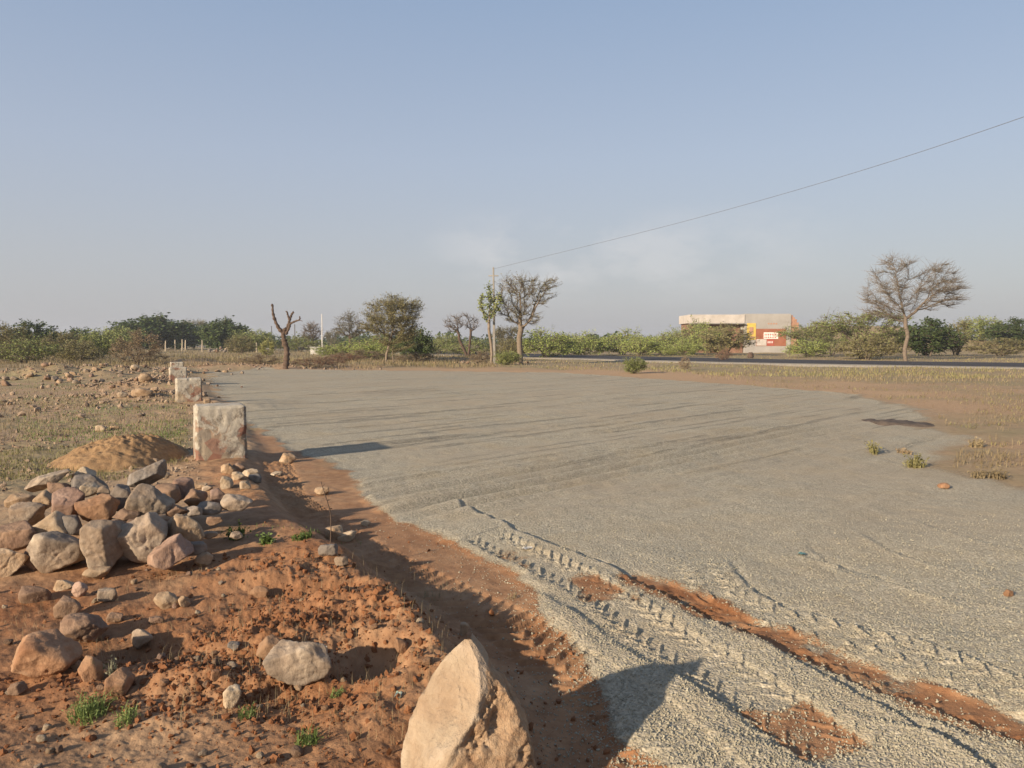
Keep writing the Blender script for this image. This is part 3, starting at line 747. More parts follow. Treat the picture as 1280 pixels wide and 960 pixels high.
_b = [n for n in M['boulder'].node_tree.nodes if n.type == 'BUMP'][0]; _b.inputs['Strength'].default_value = 1.0; _b.inputs['Distance'].default_value = .03

for px, py, w, h, m_, sd, tl, lab in [
    (372, 848, 82, 58, 'greytan', 301, .1, 'rounded grey tan boulder half sunk in the dug red soil'),
    (42, 827, 96, 62, 'orange', 302, -.12, 'large orange brown boulder at the lower left edge of the photo'),
    (104, 838, 26, 40, 'orange', 303, .3, 'upright orange stone leaning right of the large orange brown boulder'),
    (134, 858, 38, 36, 'orange', 304, 0, 'crumbly red clod shaped stone behind the green tuft'),
    (90, 791, 62, 40, 'brown', 305, -.1, 'flat topped brown rock above the large orange brown boulder'),
    (76, 764, 36, 30, 'brown', 306, .1, 'dark brown rock just behind the flat topped brown rock'),
    (201, 754, 34, 24, 'tan', 307, -.35, 'tan slab with a sunlit left face leaning over a small hollow'),
    (223, 757, 15, 15, 'tan', 308, .2, 'little tan stone in the hollow right of the leaning tan slab'),
    (170, 806, 28, 26, 'greytan', 309, 0, 'knobbly grey tan stone alone in the dark hollow'),
    (282, 880, 28, 28, 'cream', 310, .2, 'small pale angular stone left of the rounded grey tan boulder'),
    (125, 748, 30, 20, 'greytan', 311, .2, 'small grey white stone on the soil below the rock pile'),
    (72, 733, 25, 16, 'tan', 312, 0, 'small tan stone directly below the big triangular pile rock'),
    (92, 741, 22, 22, 'pink', 313, 0, 'small pinkish stone beside the small tan stone below the pile'),
    (36, 745, 36, 24, 'brown', 314, 0, 'brown stone near the left edge below the rock pile'),
    (407, 693, 26, 17, 'grey', 315, 0, 'small grey stone on the berm in front of the pale slab'),
    (424, 702, 18, 16, 'greytan', 316, .3, 'small wedge of stone just right of the grey stone on the berm'),
    (430, 672, 34, 14, 'cream', 317, .35, 'pale slab lying tilted at the foot of the dry stalk'),
    (416, 666, 26, 22, 'tan', 318, .2, 'tan stone behind the pale slab at the foot of the dry stalk'),
    (580, 790, 12, 18, 'tan', 319, 0, 'small upright tan stone touching the tip of the big boulder'),
    (498, 822, 18, 22, 'orange', 320, .1, 'orange stone on the rim of the dark dug hollow'),
    (285, 820, 16, 10, 'grey', 321, .2, 'small purple grey stone in the red dug soil'),
    (333, 812, 34, 30, 'orange', 322, 0, 'orange lump above the rounded grey tan boulder'),
    (10, 866, 22, 18, 'brown', 323, 0, 'small brown stone below the large orange brown boulder'),
    (262, 858, 15, 15, 'orange', 324, 0, 'small orange clod above the pale angular stone'),
    (455, 655, 14, 8, 'cream', 325, 0, 'small pale stone on the berm crest above the pale slab'),
    (400, 615, 20, 12, 'tan', 326, 0, 'tan stone on the berm crest near the top of the dry stalk'),
    (188, 775, 20, 10, 'brown', 327, 0, 'low brown stone below the leaning tan slab'),
    (135, 776, 22, 12, 'brown', 328, 0, 'low brown stone right of the flat topped brown rock'),
    (1184, 608, 14, 8, 'orange', 329, 0, 'small orange stone alone on the gravel at the right'),
    (1271, 742, 12, 10, 'orange', 330, 0, 'small orange stone on the gravel by the right photo edge'),
    (320, 746, 26, 14, 'orange', 331, 0, 'red lump of earth left of the small dug hole'),
]:
    rock('rock' if w > 25 else 'stone', lab, px, py, w, h, None, m_, sd, tl, n=5 if w > 50 else 4, cat='rock' if w > 25 else 'stone', group='loose rocks on the dug soil' if px < 700 else None, rough=.035)

# small stones that nothing tells apart
def scatter_small():
    protos = []
    for k, m_ in enumerate(['tan', 'greytan', 'cream', 'orange', 'brown', 'pink']):
        for q in range(2):
            V, Fc = rock_verts(400 + k * 5 + q, (1, .9, .7), 3, 9, rough=.04)
            protos.append(mesh_np('small_stone', V, [Fc], [M[m_]]))
    g = np.random.default_rng(5)
    n = 0
    while n < 95:
        px, py = g.uniform(-30, 560), g.uniform(690, 960)
        x, y = flat(px, py, .12)
        s, _, _ = polyline(np.array([x]), np.array([y]), BERM)
        if s[0] < -.05 or y > 5.2: continue
        d = abs(g.normal(0, .018)) + .022
        z = float(terrain(x, y)[0]) + d * .22
        o = link('small_stone', protos[g.integers(len(protos))], None, (x, y, z), (g.uniform(-.4, .4), g.uniform(-.4, .4), g.uniform(0, 6.28)), (d, d, d))
        tag(o, 'small loose stone lying on the near red soil', 'stone', 'small loose stones on the near soil'); n += 1
    n = 0
    for (cx, cy, sx, sy, cnt, smin, smax) in [(*flat(150, 470), 3.8, 1.2, 95, .08, .24), (*flat(190, 486), 1.6, .9, 50, .07, .22), (*flat(178, 499), 1.1, .5, 16, .08, .24),
                                             (*flat(215, 482), .8, 1.2, 22, .08, .22), (*flat(70, 478), 3.0, 1.5, 46, .10, .4), (*flat(320, 462), 5, .7, 18, .08, .22), (*flat(590, 455), 3.0, .8, 18, .12, .3)]:
        for _ in range(cnt):
            x, y = cx + g.normal() * sx * .7, cy + g.normal() * sy * .7; d = g.uniform(smin, smax) ** 1.0
            z = float(terrain(x, y)[0]) + d * .18
            o = link('rubble_stone', protos[g.choice([0, 1, 2, 3, 8, 9, 10, 2, 3])], None, (x, y, z), (g.uniform(-.5, .5), g.uniform(-.5, .5), g.uniform(0, 6.28)), (d, d * .9, d * .8))
            far_ = cy > 40 and cx > -20
            tag(o, 'small stone of the low rubble behind the gravel field' if far_ or cx > -22 and cy > 40 else 'broken stone of the low rubble bank left of the masonry blocks', 'stone',
                'rubble stones along the far edge' if far_ or cx > -22 and cy > 40 else 'rubble stones left of the blocks')
    for px, py, w, h, m_, lab in [(168, 460, 12, 8, 'cream', 'white rock topping the far rubble bank'), (178, 491, 30, 12, 'tan', 'long flat tan rock at the near end of the rubble bank'),
                             (152, 494, 14, 8, 'cream', 'pale tilted rock left of the long flat tan one'), (182, 473, 16, 12, 'tan', 'tan block of stone in the middle of the rubble bank'),
                             (125, 536, 14, 9, 'cream', 'small white stone behind the sand heap'), (141, 535, 14, 5, 'tan', 'thin tan stone right of the white one behind the sand heap'),
                             (258, 502, 9, 9, 'tan', 'square tan stone right of the second masonry block'), (207, 502, 6, 5, 'cream', 'tiny white stone in the weeds left of the second block')]:
        rock('rubble_rock', lab, px, py, w, h, None, m_, int(px * 7 + py), 0, n=3)
scatter_small()

# clods and grit nobody could count
def bits(name, count, sample, smin, smax, m_, label, kind_seed, lift=.3):
    D, Fc = ico(1); g = np.random.default_rng(kind_seed)
    X, Y, Sz = sample(g, count)
    Z = terrain(X, Y); n = len(X)
    sz = smin * (smax / smin) ** (g.random(n) ** 3.0)
    jit = 1 + .30 * g.normal(size=(n, len(D), 1)).clip(-1.6, 1.6)
    sc = g.uniform(.6, 1.2, (n, 1, 3))
    a = g.uniform(0, 6.28, n); c, s = np.cos(a)[:, None], np.sin(a)[:, None]
    P = D[None] * jit * sc * sz[:, None, None]
    P = np.stack([P[..., 0] * c - P[..., 1] * s, P[..., 0] * s + P[..., 1] * c, P[..., 2]], 2)
    P += np.stack([X, Y, Z + sz * lift], 1)[:, None]
    Fa = (Fc[None] + (np.arange(n) * len(D))[:, None, None]).reshape(-1, 3)
    o = link(name, mesh_np(name, P.reshape(-1, 3), [Fa], [M[m_]], smooth=False)); tag(o, label, kind='stuff')

def s_clods(g, n):
    px = g.uniform(-80, 760, n * 4); py = 640 + 330 * g.random(n * 4) ** .8
    xy = np.array([flat(a, b, .12) for a, b in zip(px, py)]); X, Y = xy[:, 0], xy[:, 1]
    sd = poly_sd(X, Y, GRAVEL); sb, _, _ = polyline(X, Y, BERM)
    p = np.where(sb > 0, np.clip(1.1 * (gb(X, Y, 400, 790, .8, .75, 1.) + gb(X, Y, 250, 830, .5, .35, .9) + gb(X, Y, 320, 715, .8, .3, .9) + gb(X, Y, 560, 830, .3, .6, .7)), 0, 1) * (.2 + .8 * sst(-.2, .4, fbm(X * .9, Y * .9, 41))) + .02, .06)
    k = (sd < -.02) & (g.random(len(X)) < p) & (Y < 7) & (Y > 1.5)
    return X[k][:n], Y[k][:n], None
bits('soil_clods', 8000, s_clods, .003, .019, 'clod', 'crumbled red clods over the near soil', 71)
def s_rub(g, n):
    X, Y = [], []
    for cx, cy, a, b in [(*flat(150, 470), 4.0, 1.5), (*flat(190, 487), 2.0, 1.0), (*flat(180, 500), 1.5, .7), (*flat(205, 480), 1.3, 1.4), (*flat(75, 475), 3.3, 1.5), (*flat(310, 461), 4, .8), (*flat(575, 453), 5, 1.2), (*flat(110, 505), 4, 3)]:
        X.append(cx + g.normal(size=n // 8) * a * .75); Y.append(cy + g.normal(size=n // 8) * b * .75)
    X, Y = np.concatenate(X), np.concatenate(Y); k = poly_sd(X, Y, GRAVEL) < -.4
    return X[k], Y[k], None
bits('rubble', 5200, s_rub, .02, .085, 'rubble', 'crushed rubble on the banks around the gravel field', 73, .3)
def s_peb(g, n):
    px = g.uniform(-150, 250, n * 2); py = g.uniform(500, 625, n * 2); xy = np.array([flat(a, b, .08) for a, b in zip(px, py)]); X, Y = xy[:, 0], xy[:, 1]
    k = (poly_sd(X, Y, GRAVEL) < -.3) & (fbm(X * 1.2, Y * 1.2, 78) > -.15); return X[k][:n], Y[k][:n], None
bits('pebbles', 2600, s_peb, .008, .035, 'rubble', 'pebbles and crumbs of earth on the left field', 74, .3)
def s_grit(g, n):
    px = g.uniform(450, 1400, n * 2); py = 640 + 340 * g.random(n * 2) ** .8
    xy = np.array([flat(a, b) for a, b in zip(px, py)]); X, Y = xy[:, 0], xy[:, 1]
    sd = poly_sd(X, Y, GRAVEL); dr, _, _ = polyline(X, Y, RED1); dt, _, _ = polyline(X, Y, T1)
    k = (sd > -.10 - .7 * g.random(len(X)) ** 4) & (Y > 1.8) & ((np.abs(dr) > .12) | (g.random(len(X)) < .12)) & ((np.abs(dt) > .15) | (g.random(len(X)) < .4))
    return X[k][:n], Y[k][:n], None
bits('gravel', 26000, s_grit, .003, .0068, 'grit', 'loose crushed stone over the gravel field', 72, .35)

# ------------------------------------------------------------------ sandy heap
def heap():
    n, k = 90, 180
    cx, cy = flat(158, 572, .08); R = np.linspace(0, 1, n); A = np.linspace(0, 2 * PI, k, endpoint=False)
    rx, ry = 1.02, 1.15
    X = (R[:, None] * np.cos(A)[None] * rx).ravel(); Y = (R[:, None] * np.sin(A)[None] * ry).ravel()
    rad = np.repeat(R, k)
    sk = X - .10
    hgt = .43 * np.clip(1 - np.sqrt((np.where(sk > 0, sk / .62, sk / 1.05)) ** 2 + (Y / 1.05) ** 2), 0, 1) ** .85
    hgt = hgt * (1 + .25 * fbm(X * 3, Y * 3, 91)) + (.030 * fbm(X * 9, Y * 9, 92) + .022 * fbm(X * 22, Y * 22, 93) + .05 * worley(X * 13, Y * 13, 95) * .35) * (1 - rad ** 3)
    gz = terrain(X + cx, Y + cy); Z = gz + hgt * .86 + .012 - .07 * rad ** 3 + .03 * rad * fbm(X * 4, Y * 4, 94)
    V = np.stack([X, Y, Z], 1)
    i = np.arange(n - 1)[:, None] * k; j = np.arange(k)[None]; j2 = (j + 1) % k
    Q = np.stack([i + j, i + k + j, i + k + j2, i + j2], 2).reshape(-1, 4)[k:]
    T = np.stack([np.full(k, 0), k + np.arange(k), k + (np.arange(k) + 1) % k], 1)
    o = link('sand_heap', mesh_np('sand_heap', V, [Q, T], [M['sand']]), None, (cx, cy, 0))
    tag(o, 'low heap of sandy earth behind the rock pile', 'heap')
heap()

# ------------------------------------------------------------------ masonry blocks
def block(px, pyb, pyt, w, seed, lab, taper=.96, yaw=.0):
    x, y = flat(px, pyb, .08); D_ = math.hypot(0, y)
    W_ = w * y / F; H_ = (pyb - pyt) * y / F + .06
    bm = bmesh.new(); bmesh.ops.create_cube(bm, size=1.0)
    bmesh.ops.bevel(bm, geom=bm.edges[:], offset=.03, segments=2, affect='EDGES')
    bmesh.ops.subdivide_edges(bm, edges=[e for e in bm.edges if e.calc_length() > .3], cuts=26, use_grid_fill=True)
    V = np.array([v.co[:] for v in bm.verts])
    t = V[:, 2] + .5
    P = V * np.array([W_, W_ * .9, H_]); P[:, :2] *= (1 - (1 - taper) * t)[:, None]
    L = np.linalg.norm(V, axis=1, keepdims=True)
    k = fbm3(P * 4.5 + seed, seed, 5, .6); pit = np.maximum(0, fbm3(P * 7 + seed * 2, seed + 9, 3) - .28)
    P = P + V / L * (k * .012 + .008 * fbm3(P * 15, seed + 3, 4) - pit * .06)[:, None]
    for v, p in zip(bm.verts, P): v.co = p
    yb = y + W_ * .45; xb = (px - 640) / F * yb
    o = bm_obj('masonry_block', bm, M['block'], None, (xb, yb, float(terrain(xb, yb)[0]) + H_ / 2 - .05), (0, 0, yaw), smooth=True)
    tag(o, lab, 'masonry block', 'whitewashed masonry blocks along the gravel edge')
block(273, 575, 509, 63, 1, 'nearest and largest whitewashed masonry block at the gravel edge', .95, .43)
block(235, 503, 473, 31, 2, 'middle whitewashed masonry block, in line behind the nearest', .97, .45)
block(222, 480, 461, 20, 3, 'third whitewashed masonry block, small behind the middle one', 1.0, .46)
block(221, 469, 457.5, 15, 4, 'farthest whitewashed masonry block, mostly hidden by the third', 1.0, .46)

# ------------------------------------------------------------------ trees and bushes
def grow(attrs, nodes, parents, step, infl, kill, iters, g, trop=(0, 0, 0)):
    attrs = attrs.copy(); nodes = [np.array(n, float) for n in nodes]; parents = list(parents)
    Na = np.array(nodes)
    dd = np.linalg.norm(attrs[:, None] - Na[None], axis=2); ni = dd.argmin(1); nd = dd.min(1)
    alive = np.ones(len(attrs), bool)
    for it in range(iters):
        act = alive & (nd < infl)
        if not act.any(): break
        idx = np.unique(ni[act]); new = []
        Na = np.array(nodes)
        for i in idx:
            m_ = act & (ni == i); v = attrs[m_] - Na[i]; v /= np.linalg.norm(v, axis=1, keepdims=True) + 1e-9
            d = v.mean(0) + np.array(trop) + g.normal(size=3) * .12; d /= np.linalg.norm(d) + 1e-9
            nodes.append(Na[i] + d * step); parents.append(i); new.append(len(nodes) - 1)
        nw = np.array([nodes[k] for k in new])
        d2 = np.linalg.norm(attrs[:, None] - nw[None], axis=2); b = d2.argmin(1); m2 = d2.min(1); up = m2 < nd
        ni = np.where(up, np.array(new)[b], ni); nd = np.minimum(nd, m2)
        alive &= nd > kill
        if len(nodes) > 3500: break
    return np.array(nodes), np.array(parents)

def sample_lobes(lobes, n, g, shell=.55):
    out = []; W = np.array([l[3] * l[4] * l[5] for l in lobes]); W = W / W.sum()
    for l, w in zip(lobes, W):
        k = max(6, int(n * w)); u = g.normal(size=(k, 3)); u /= np.linalg.norm(u, axis=1, keepdims=True)
        r = g.random(k) ** (1 / 3.) * (1 - shell) + shell * g.random(k) ** .15
        p = u * np.minimum(r, 1)[:, None] * np.array(l[3:6]) + np.array(l[:3]); out.append(p)
    return np.concatenate(out)

def leaf_quads(P, size, g, flatness=.4, asp=.5):
    n = len(P); a = g.normal(size=(n, 3)); a[:, 2] *= flatness; a /= np.linalg.norm(a, axis=1, keepdims=True)
    b = np.cross(a, g.normal(size=(n, 3))); b /= np.linalg.norm(b, axis=1, keepdims=True) + 1e-9
    s = size * g.uniform(.6, 1.4, (n, 1))
    V = np.stack([P - a * s * .5, P + b * s * asp * .5, P + a * s * .5, P - b * s * asp * .5], 1).reshape(-1, 3)
    return V, np.arange(n * 4).reshape(-1, 4)

def plant(seed, lobes, stems, n_attr=300, step=.25, infl=3., kill=.4, tip=.012, gam=2.3, twigs=3, tw=.5, tww=.008, horiz=.4, up=.15, leaves=4, lsize=.10,
          bark='bark_grey', twig='twig', leaf='lf_mid', trunk_r=.06, base_r=None, flatness=.4, asp=.5, trop=(0, 0, .05), iters=90, droop=0):
    """returns (trunk mesh, crown mesh)"""
    g = np.random.default_rng(seed)
    nodes, parents = [], []
    for st in stems:
        for i, p in enumerate(st):
            parents.append(-1 if i == 0 else len(nodes) - 1); nodes.append(p)
    A = sample_lobes(lobes, n_attr, g); A = A[A[:, 2] > .05]
    Nn, Pp = grow(A, nodes, parents, step, infl, kill, iters, g, trop)
    n = len(Nn); child = np.zeros(n); acc = np.zeros(n)
    for i in range(n - 1, -1, -1):
        if child[i] == 0: acc[i] = tip ** gam
        if Pp[i] >= 0: acc[Pp[i]] += acc[i]; child[Pp[i]] += 1
    R = acc ** (1 / gam)
    if base_r: R = np.where(R > tip * 2, tip * 2 + (R - tip * 2) * (base_r - tip * 2) / max(R.max() - tip * 2, 1e-6), R)
    seg = np.nonzero(Pp >= 0)[0]; r1 = R[seg]; r0 = np.minimum(R[Pp[seg]], r1 * 1.5)
    big = r1 > trunk_r * .5
    def tb(mask, k):
        s = seg[mask]; d = Nn[s] - Nn[Pp[s]]
        return tubes(Nn[Pp[s]] - d * .06, Nn[s] + d * .06, r0[mask], r1[mask], k)
    V, Q = tb(big, 8) if big.any() else tb(r1 >= np.sort(r1)[-3], 6)
    trunk = mesh_np('trunk', V, [Q], [M[bark]])
    V1, Q1 = tb(~big, 4)
    # twigs
    thin = seg[r1 < tip * 4.0]
    src = np.repeat(thin, twigs); d = Nn[src] - Nn[Pp[src]]; d /= np.linalg.norm(d, axis=1, keepdims=True) + 1e-9
    cen = np.array([np.mean([s[0][0] for s in stems]), np.mean([s[0][1] for s in stems]), 0])
    out = Nn[src] - cen; out[:, 2] *= .2; out /= np.linalg.norm(out, axis=1, keepdims=True) + 1e-9
    q = g.normal(size=d.shape); q[:, 2] *= 1 - horiz
    dv = .5 * d + .45 * out + .75 * q; dv[:, 2] = dv[:, 2] * (1 - horiz * .6) + up; dv /= np.linalg.norm(dv, axis=1, keepdims=True) + 1e-9
    Lt = tw * g.uniform(.4, 1.3, (len(src), 1)); p0 = Nn[src] - d * step * g.random((len(src), 1)); pm = p0 + dv * Lt * .55
    p1 = p0 + dv * Lt + np.array([[0, 0, 1.]]) * Lt * (.12 - droop) + g.normal(size=dv.shape) * Lt * .12
    Va, Qa = tubes(p0, pm, np.full(len(src), tww), np.full(len(src), tww * .8), 3); Vb, Qb = tubes(pm, p1, np.full(len(src), tww * .8), np.full(len(src), tww * .35), 3)
    t = g.random((len(src), leaves, 1)) ** .7
    LP = np.where(t < .5, p0[:, None] + (pm - p0)[:, None] * t * 2, pm[:, None] + (p1 - pm)[:, None] * (t * 2 - 1)) + g.normal(size=(len(src), leaves, 3)) * lsize * .6
    LP = LP.reshape(-1, 3); LP = LP[LP[:, 2] > .03] if len(LP) else LP
    parts, fs, mi, o = [], [], [], 0
    for Vx, Qx, mm in ((V1, Q1, 0), (Va, Qa, 0), (Vb, Qb, 0)) + (((*leaf_quads(LP, lsize, g, flatness, asp), 1),) if leaves else ()):
        parts.append(Vx); fs.append(Qx + o); o += len(Vx); mi.append(np.full(len(Qx), mm))
    crown = mesh_np('crown', np.concatenate(parts), [np.concatenate(fs)], [M[twig], M[leaf]], np.concatenate(mi), smooth=False)
    return trunk, crown

def put(name, meshes, px, Y, label, cat, group=None, sx=1, sz=1, rot=0, z=None):
    x = (px - 640) / F * Y
    e = bpy.data.objects.new(name, None); COL.objects.link(e); e.empty_display_size = .3
    e.location = (x, Y, float(terrain(x, Y)[0]) - .02 if z is None else z); e.rotation_euler = (0, 0, rot); e.scale = (sx, sx, sz)
    tag(e, label, cat, group)
    link('trunk' if 'tree' in name else 'stem', meshes[0], e); link('crown' if 'tree' in name else 'foliage', meshes[1], e)
    return e
def top(py, Y): return at(640, py, Y)[2]

# big bare acacia on the right, beyond the road
Y = 66.0; hh = top(313, Y); k = Y / F
t_ = plant(1, [(-2.0, 0, 5.6, 1.8, 1.6, 2.4), (-.9, .3, 5.0, 1.4, 1.4, 2.0), (2.5, 0, 6.2, 2.0, 1.8, 2.0), (3.3, .2, 5.6, 1.9, 1.5, 1.4), (-1.0, 0, 7.9, 1.6, 1.4, .8), (1.7, .2, 4.6, 1.3, 1.2, .8), (-2.3, 0, 4.2, 1.5, 1.2, .7), (-.3, .3, 4.0, 1.2, 1.2, .6)],
           [[(0, 0, 0), (-.08, 0, .5), (-.1, 0, 1.0), (.0, 0, 1.5), (.12, 0, 2.0)]] + [], n_attr=640, step=.22, infl=4, kill=.38, tip=.010, gam=2.3, twigs=7, tw=.85, tww=.010, horiz=.8, up=.05,
           leaves=2, lsize=.06, bark='bark_grey', twig='twig', leaf='lf_grey', base_r=.17, trunk_r=.07)
put('acacia_tree', t_, 1132, Y, 'tall wide nearly bare acacia tree beyond the road', 'tree', sz=hh / 8.95, sx=.98)
# umbrella acacia beside the utility pole
Y = 55.0
t_ = plant(2, [(-.2, 0, 4.4, 1.6, 1.4, 1.7), (.9, 0, 4.9, 1.7, 1.4, 1.2), (.2, 0, 3.2, 1.5, 1.2, .8), (-.4, 0, 5.6, 1.2, 1.1, .55), (1.6, 0, 5.6, 1.2, 1.0, .5)],
           [[(0, 0, 0), (.02, 0, .6), (-.03, 0, 1.2), (-.05, 0, 1.8), (.02, 0, 2.2)]], n_attr=520, step=.2, infl=3, kill=.33, tip=.011, gam=2.2, twigs=5, tw=.55, tww=.010, horiz=.45, up=.1,
           leaves=4, lsize=.075, bark='bark_pale', twig='twig', leaf='lf_olive', base_r=.19, trunk_r=.09)
put('acacia_tree', t_, 650, Y, 'rounded brown green acacia on a pale trunk right of the pole', 'tree', sz=top(343, Y) / 6.25)
# slender leafy tree next to the pole
Y = 54.0
t_ = plant(3, [(-.55, 0, 3.9, .45, .4, .8), (-.1, 0, 4.7, .35, .35, .7), (.45, 0, 4.0, .42, .4, .8), (-.1, 0, 3.2, .4, .4, .6)],
           [[(0, 0, 0), (.05, 0, .7), (.0, 0, 1.3), (-.1, 0, 1.9), (-.15, 0, 2.3)]], n_attr=130, step=.18, infl=3, kill=.3, tip=.014, gam=2.2, twigs=3, tw=.24, tww=.012, horiz=.1, up=.3,
           leaves=7, lsize=.15, bark='bark_pale', twig='twig_dark', leaf='lf_mid', base_r=.10, trunk_r=.05)
put('slender_tree', t_, 614, Y, 'slender forked tree with green leaf tufts left of the pole', 'tree', sz=top(351, Y) / 5.45)
# two-stemmed layered acacia left of centre
Y = 58.0
t_ = plant(4, [(0, 0, 3.6, 2.0, 1.7, 1.1), (.3, 0, 4.3, 2.1, 1.7, .7), (-.8, 0, 2.9, 1.5, 1.3, .7), (.8, 0, 2.6, 1.2, 1.2, .9), (.2, 0, 5.0, .5, .4, .5), (.4, 0, 1.7, 1.3, 1.1, .9)],
           [[(-.4, 0, 0), (-.34, 0, .7), (-.15, 0, 1.4), (-.02, .1, 2.0)], [(.2, 0, 0), (.1, 0, .7), (.16, -.1, 1.5)]], n_attr=700, step=.2, infl=3, kill=.33, tip=.009, gam=2.4, twigs=6, tw=.65, tww=.008, horiz=.85, up=.04,
           leaves=8, lsize=.095, bark='bark_pale', twig='twig', leaf='lf_olive', base_r=.09, trunk_r=.05)
put('layered_tree', t_, 489, Y, 'broad flat layered acacia on two thin pale trunks', 'tree', sz=top(367, Y) / 5.3)
Y = 85.0
t_ = plant(5, [(0, 0, 3.2, 1.5, 1.4, 1.2), (-.6, 0, 2.6, 1.3, 1.2, .7), (.6, 0, 2.4, 1.2, 1.2, .7), (.2, 0, 4.2, .8, .8, .5)], [[(0, 0, 0), (0, 0, .6), (.05, 0, 1.2)]], n_attr=330, step=.22, infl=3, kill=.36, tip=.013,
           twigs=4, tw=.6, tww=.013, horiz=.7, up=.05, leaves=4, lsize=.11, bark='bark_dark', twig='twig_dark', leaf='lf_grey', base_r=.12)
put('grey_tree', t_, 437, Y, 'grey green acacia just left of the flat layered one', 'tree', sz=top(388, Y) / 4.75, sx=1.02)
# brown bare V-shaped tree
Y = 80.0
t_ = plant(6, [(-.9, 0, 2.7, 1.1, 1.0, .85), (.9, 0, 2.7, 1.0, 1.0, .8), (0, 0, 2.9, 1.1, 1.0, .7)], [[(.5, 0, 0), (.3, 0, .4), (0, 0, .9), (-.3, 0, 1.4)], [(.6, 0, 0), (.7, 0, .6), (.8, 0, 1.3)]], n_attr=300, step=.2, infl=2.5, kill=.33, tip=.014,
           twigs=4, tw=.5, tww=.013, horiz=.4, up=.1, leaves=1, lsize=.07, bark='bark_dark', twig='twig_dark', leaf='lf_dry', base_r=.14)
put('bare_tree', t_, 578, Y, 'small bare brown tree spreading in a V left of the pole', 'tree', sz=top(389, Y) / 3.75, sx=.98)
Y = 120.0
t_ = plant(7, [(0, 0, 3.0, 1.6, 1.5, 1.3), (0, 0, 4.0, 1.2, 1.2, .7)], [[(0, 0, 0), (0, 0, .6), (0, 0, 1.3)]], n_attr=260, step=.25, infl=3, kill=.36, tip=.02,
           twigs=5, tw=.7, tww=.02, horiz=.3, up=.1, leaves=1, lsize=.1, bark='bark_grey', twig='twig_dark', leaf='lf_dry', base_r=.15)
put('bare_tree', t_, 391, Y, 'round leafless brown tree behind the dead forked trunk', 'tree', sz=top(402, Y) / 4.9, sx=1.0)

# dead forked tree (limbs from the photograph's outline, given real depth)
def dead_tree():
    Y = 45.0; bx, by, bz = at(357, 461, Y); k = Y / F
    e = bpy.data.objects.new('dead_tree', None); COL.objects.link(e); e.location = (bx, by, float(terrain(bx, by)[0]))
    tag(e, 'dead leafless tree with a forked dark trunk at the far gravel edge', 'tree')
    def limb(name, pts, r0, r1, dy):
        P = spline([((px - 357) * k, d, (461 - py) * k - .03) for (px, py), d in zip(pts, dy)], 7)
        rad = np.linspace(r0, r1, len(P)) * (1 + .16 * np.sin(np.arange(len(P)) * 1.7))
        V, Q, T = poly_tube(P, rad, 10); V = V + (.25 * r0 * fbm3(V * 6, 3, 3))[:, None]
        link(name, mesh_np(name, V, [Q, T], [M['bark_dark']]), e)
    limb('trunk', [(356.5, 463), (358, 450), (359, 438), (356, 427), (355, 418), (357, 411)], .17, .13, [0, 0, .03, .02, 0, 0])
    limb('limb', [(356, 417), (350, 409), (346, 400), (344, 390), (343.5, 380)], .12, .05, [0, -.1, -.2, -.25, -.3])
    limb('limb', [(357, 416), (360, 407), (362, 400), (364, 393), (366, 389)], .10, .05, [0, .1, .15, .2, .25])
    limb('limb', [(358, 417), (363, 408), (364.5, 404), (371, 401), (377, 399), (377.5, 395)], .085, .03, [0, -.1, -.1, -.2, -.3, -.3])
    limb('limb', [(362, 399), (360, 393), (359.5, 389), (358, 388.5)], .06, .03, [.15, .1, .05, .05])
    limb('limb', [(365, 391), (368, 390)], .05, .03, [.2, .1]); limb('limb', [(376, 399.3), (381, 401)], .03, .015, [-.3, -.35])
dead_tree()

# bush kinds
B = {}
def bush_stems(n, r, seed):
    g = np.random.default_rng(seed); out = []
    for i in range(n):
        a = i * 2 * PI / n + g.uniform(-.3, .3); out.append([(math.cos(a) * r * .3, math.sin(a) * r * .3, 0), (math.cos(a) * r * .6, math.sin(a) * r * .6, .45), (math.cos(a) * r, math.sin(a) * r, .9)])
    return out
def mkbush(key, seed, lobes, leaf, lsize=.16, leaves=8, n_attr=220, twigs=4, tw=.6, horiz=.4, bark='bark_grey', twig='twig', stems=4, up=.1, droop=0., tww=.012):
    B[key] = plant(seed, lobes, bush_stems(stems, .5, seed), n_attr=n_attr, step=.26, infl=2.6, kill=.36, tip=.012, twigs=twigs, tw=tw, tww=tww, horiz=horiz, up=up,
                   leaves=leaves, lsize=lsize, bark=bark, twig=twig, leaf=leaf, base_r=.06, droop=droop)
    c_ = np.empty(len(B[key][1].vertices) * 3); B[key][1].vertices.foreach_get('co', c_); c_ = c_.reshape(-1, 3)
    B[key] = (*B[key], np.percentile(c_[:, 2], 98.5), np.percentile(c_[:, 0], 98) - np.percentile(c_[:, 0], 2))
DOME = [(0, 0, 1.5, 2.0, 1.8, 1.4), (-.9, .2, 1.2, 1.5, 1.4, 1.0), (1.0, -.1, 1.1, 1.5, 1.4, 1.0)]          # 3 m high, about 5 m wide
LOW = [(0, 0, 1.2, 2.2, 1.8, 1.1), (-1.5, .2, 1.0, 1.6, 1.4, .9), (1.6, -.1, 1.3, 1.5, 1.4, .9), (.4, 0, 2.3, 1.0, .9, .6)]
ROUND = [(0, 0, 1.9, 2.0, 1.9, 1.3), (-.8, 0, 1.5, 1.5, 1.4, 1.2), (.9, 0, 1.6, 1.5, 1.4, 1.1), (0, 0, .8, 1.5, 1.4, .7)]
UMB = [(0, 0, 2.6, 2.6, 2.0, .45), (-1.0, 0, 2.1, 2.1, 1.7, .5), (.9, 0, 1.5, 1.8, 1.5, .6), (0, 0, 1.0, 1.4, 1.2, .6)]
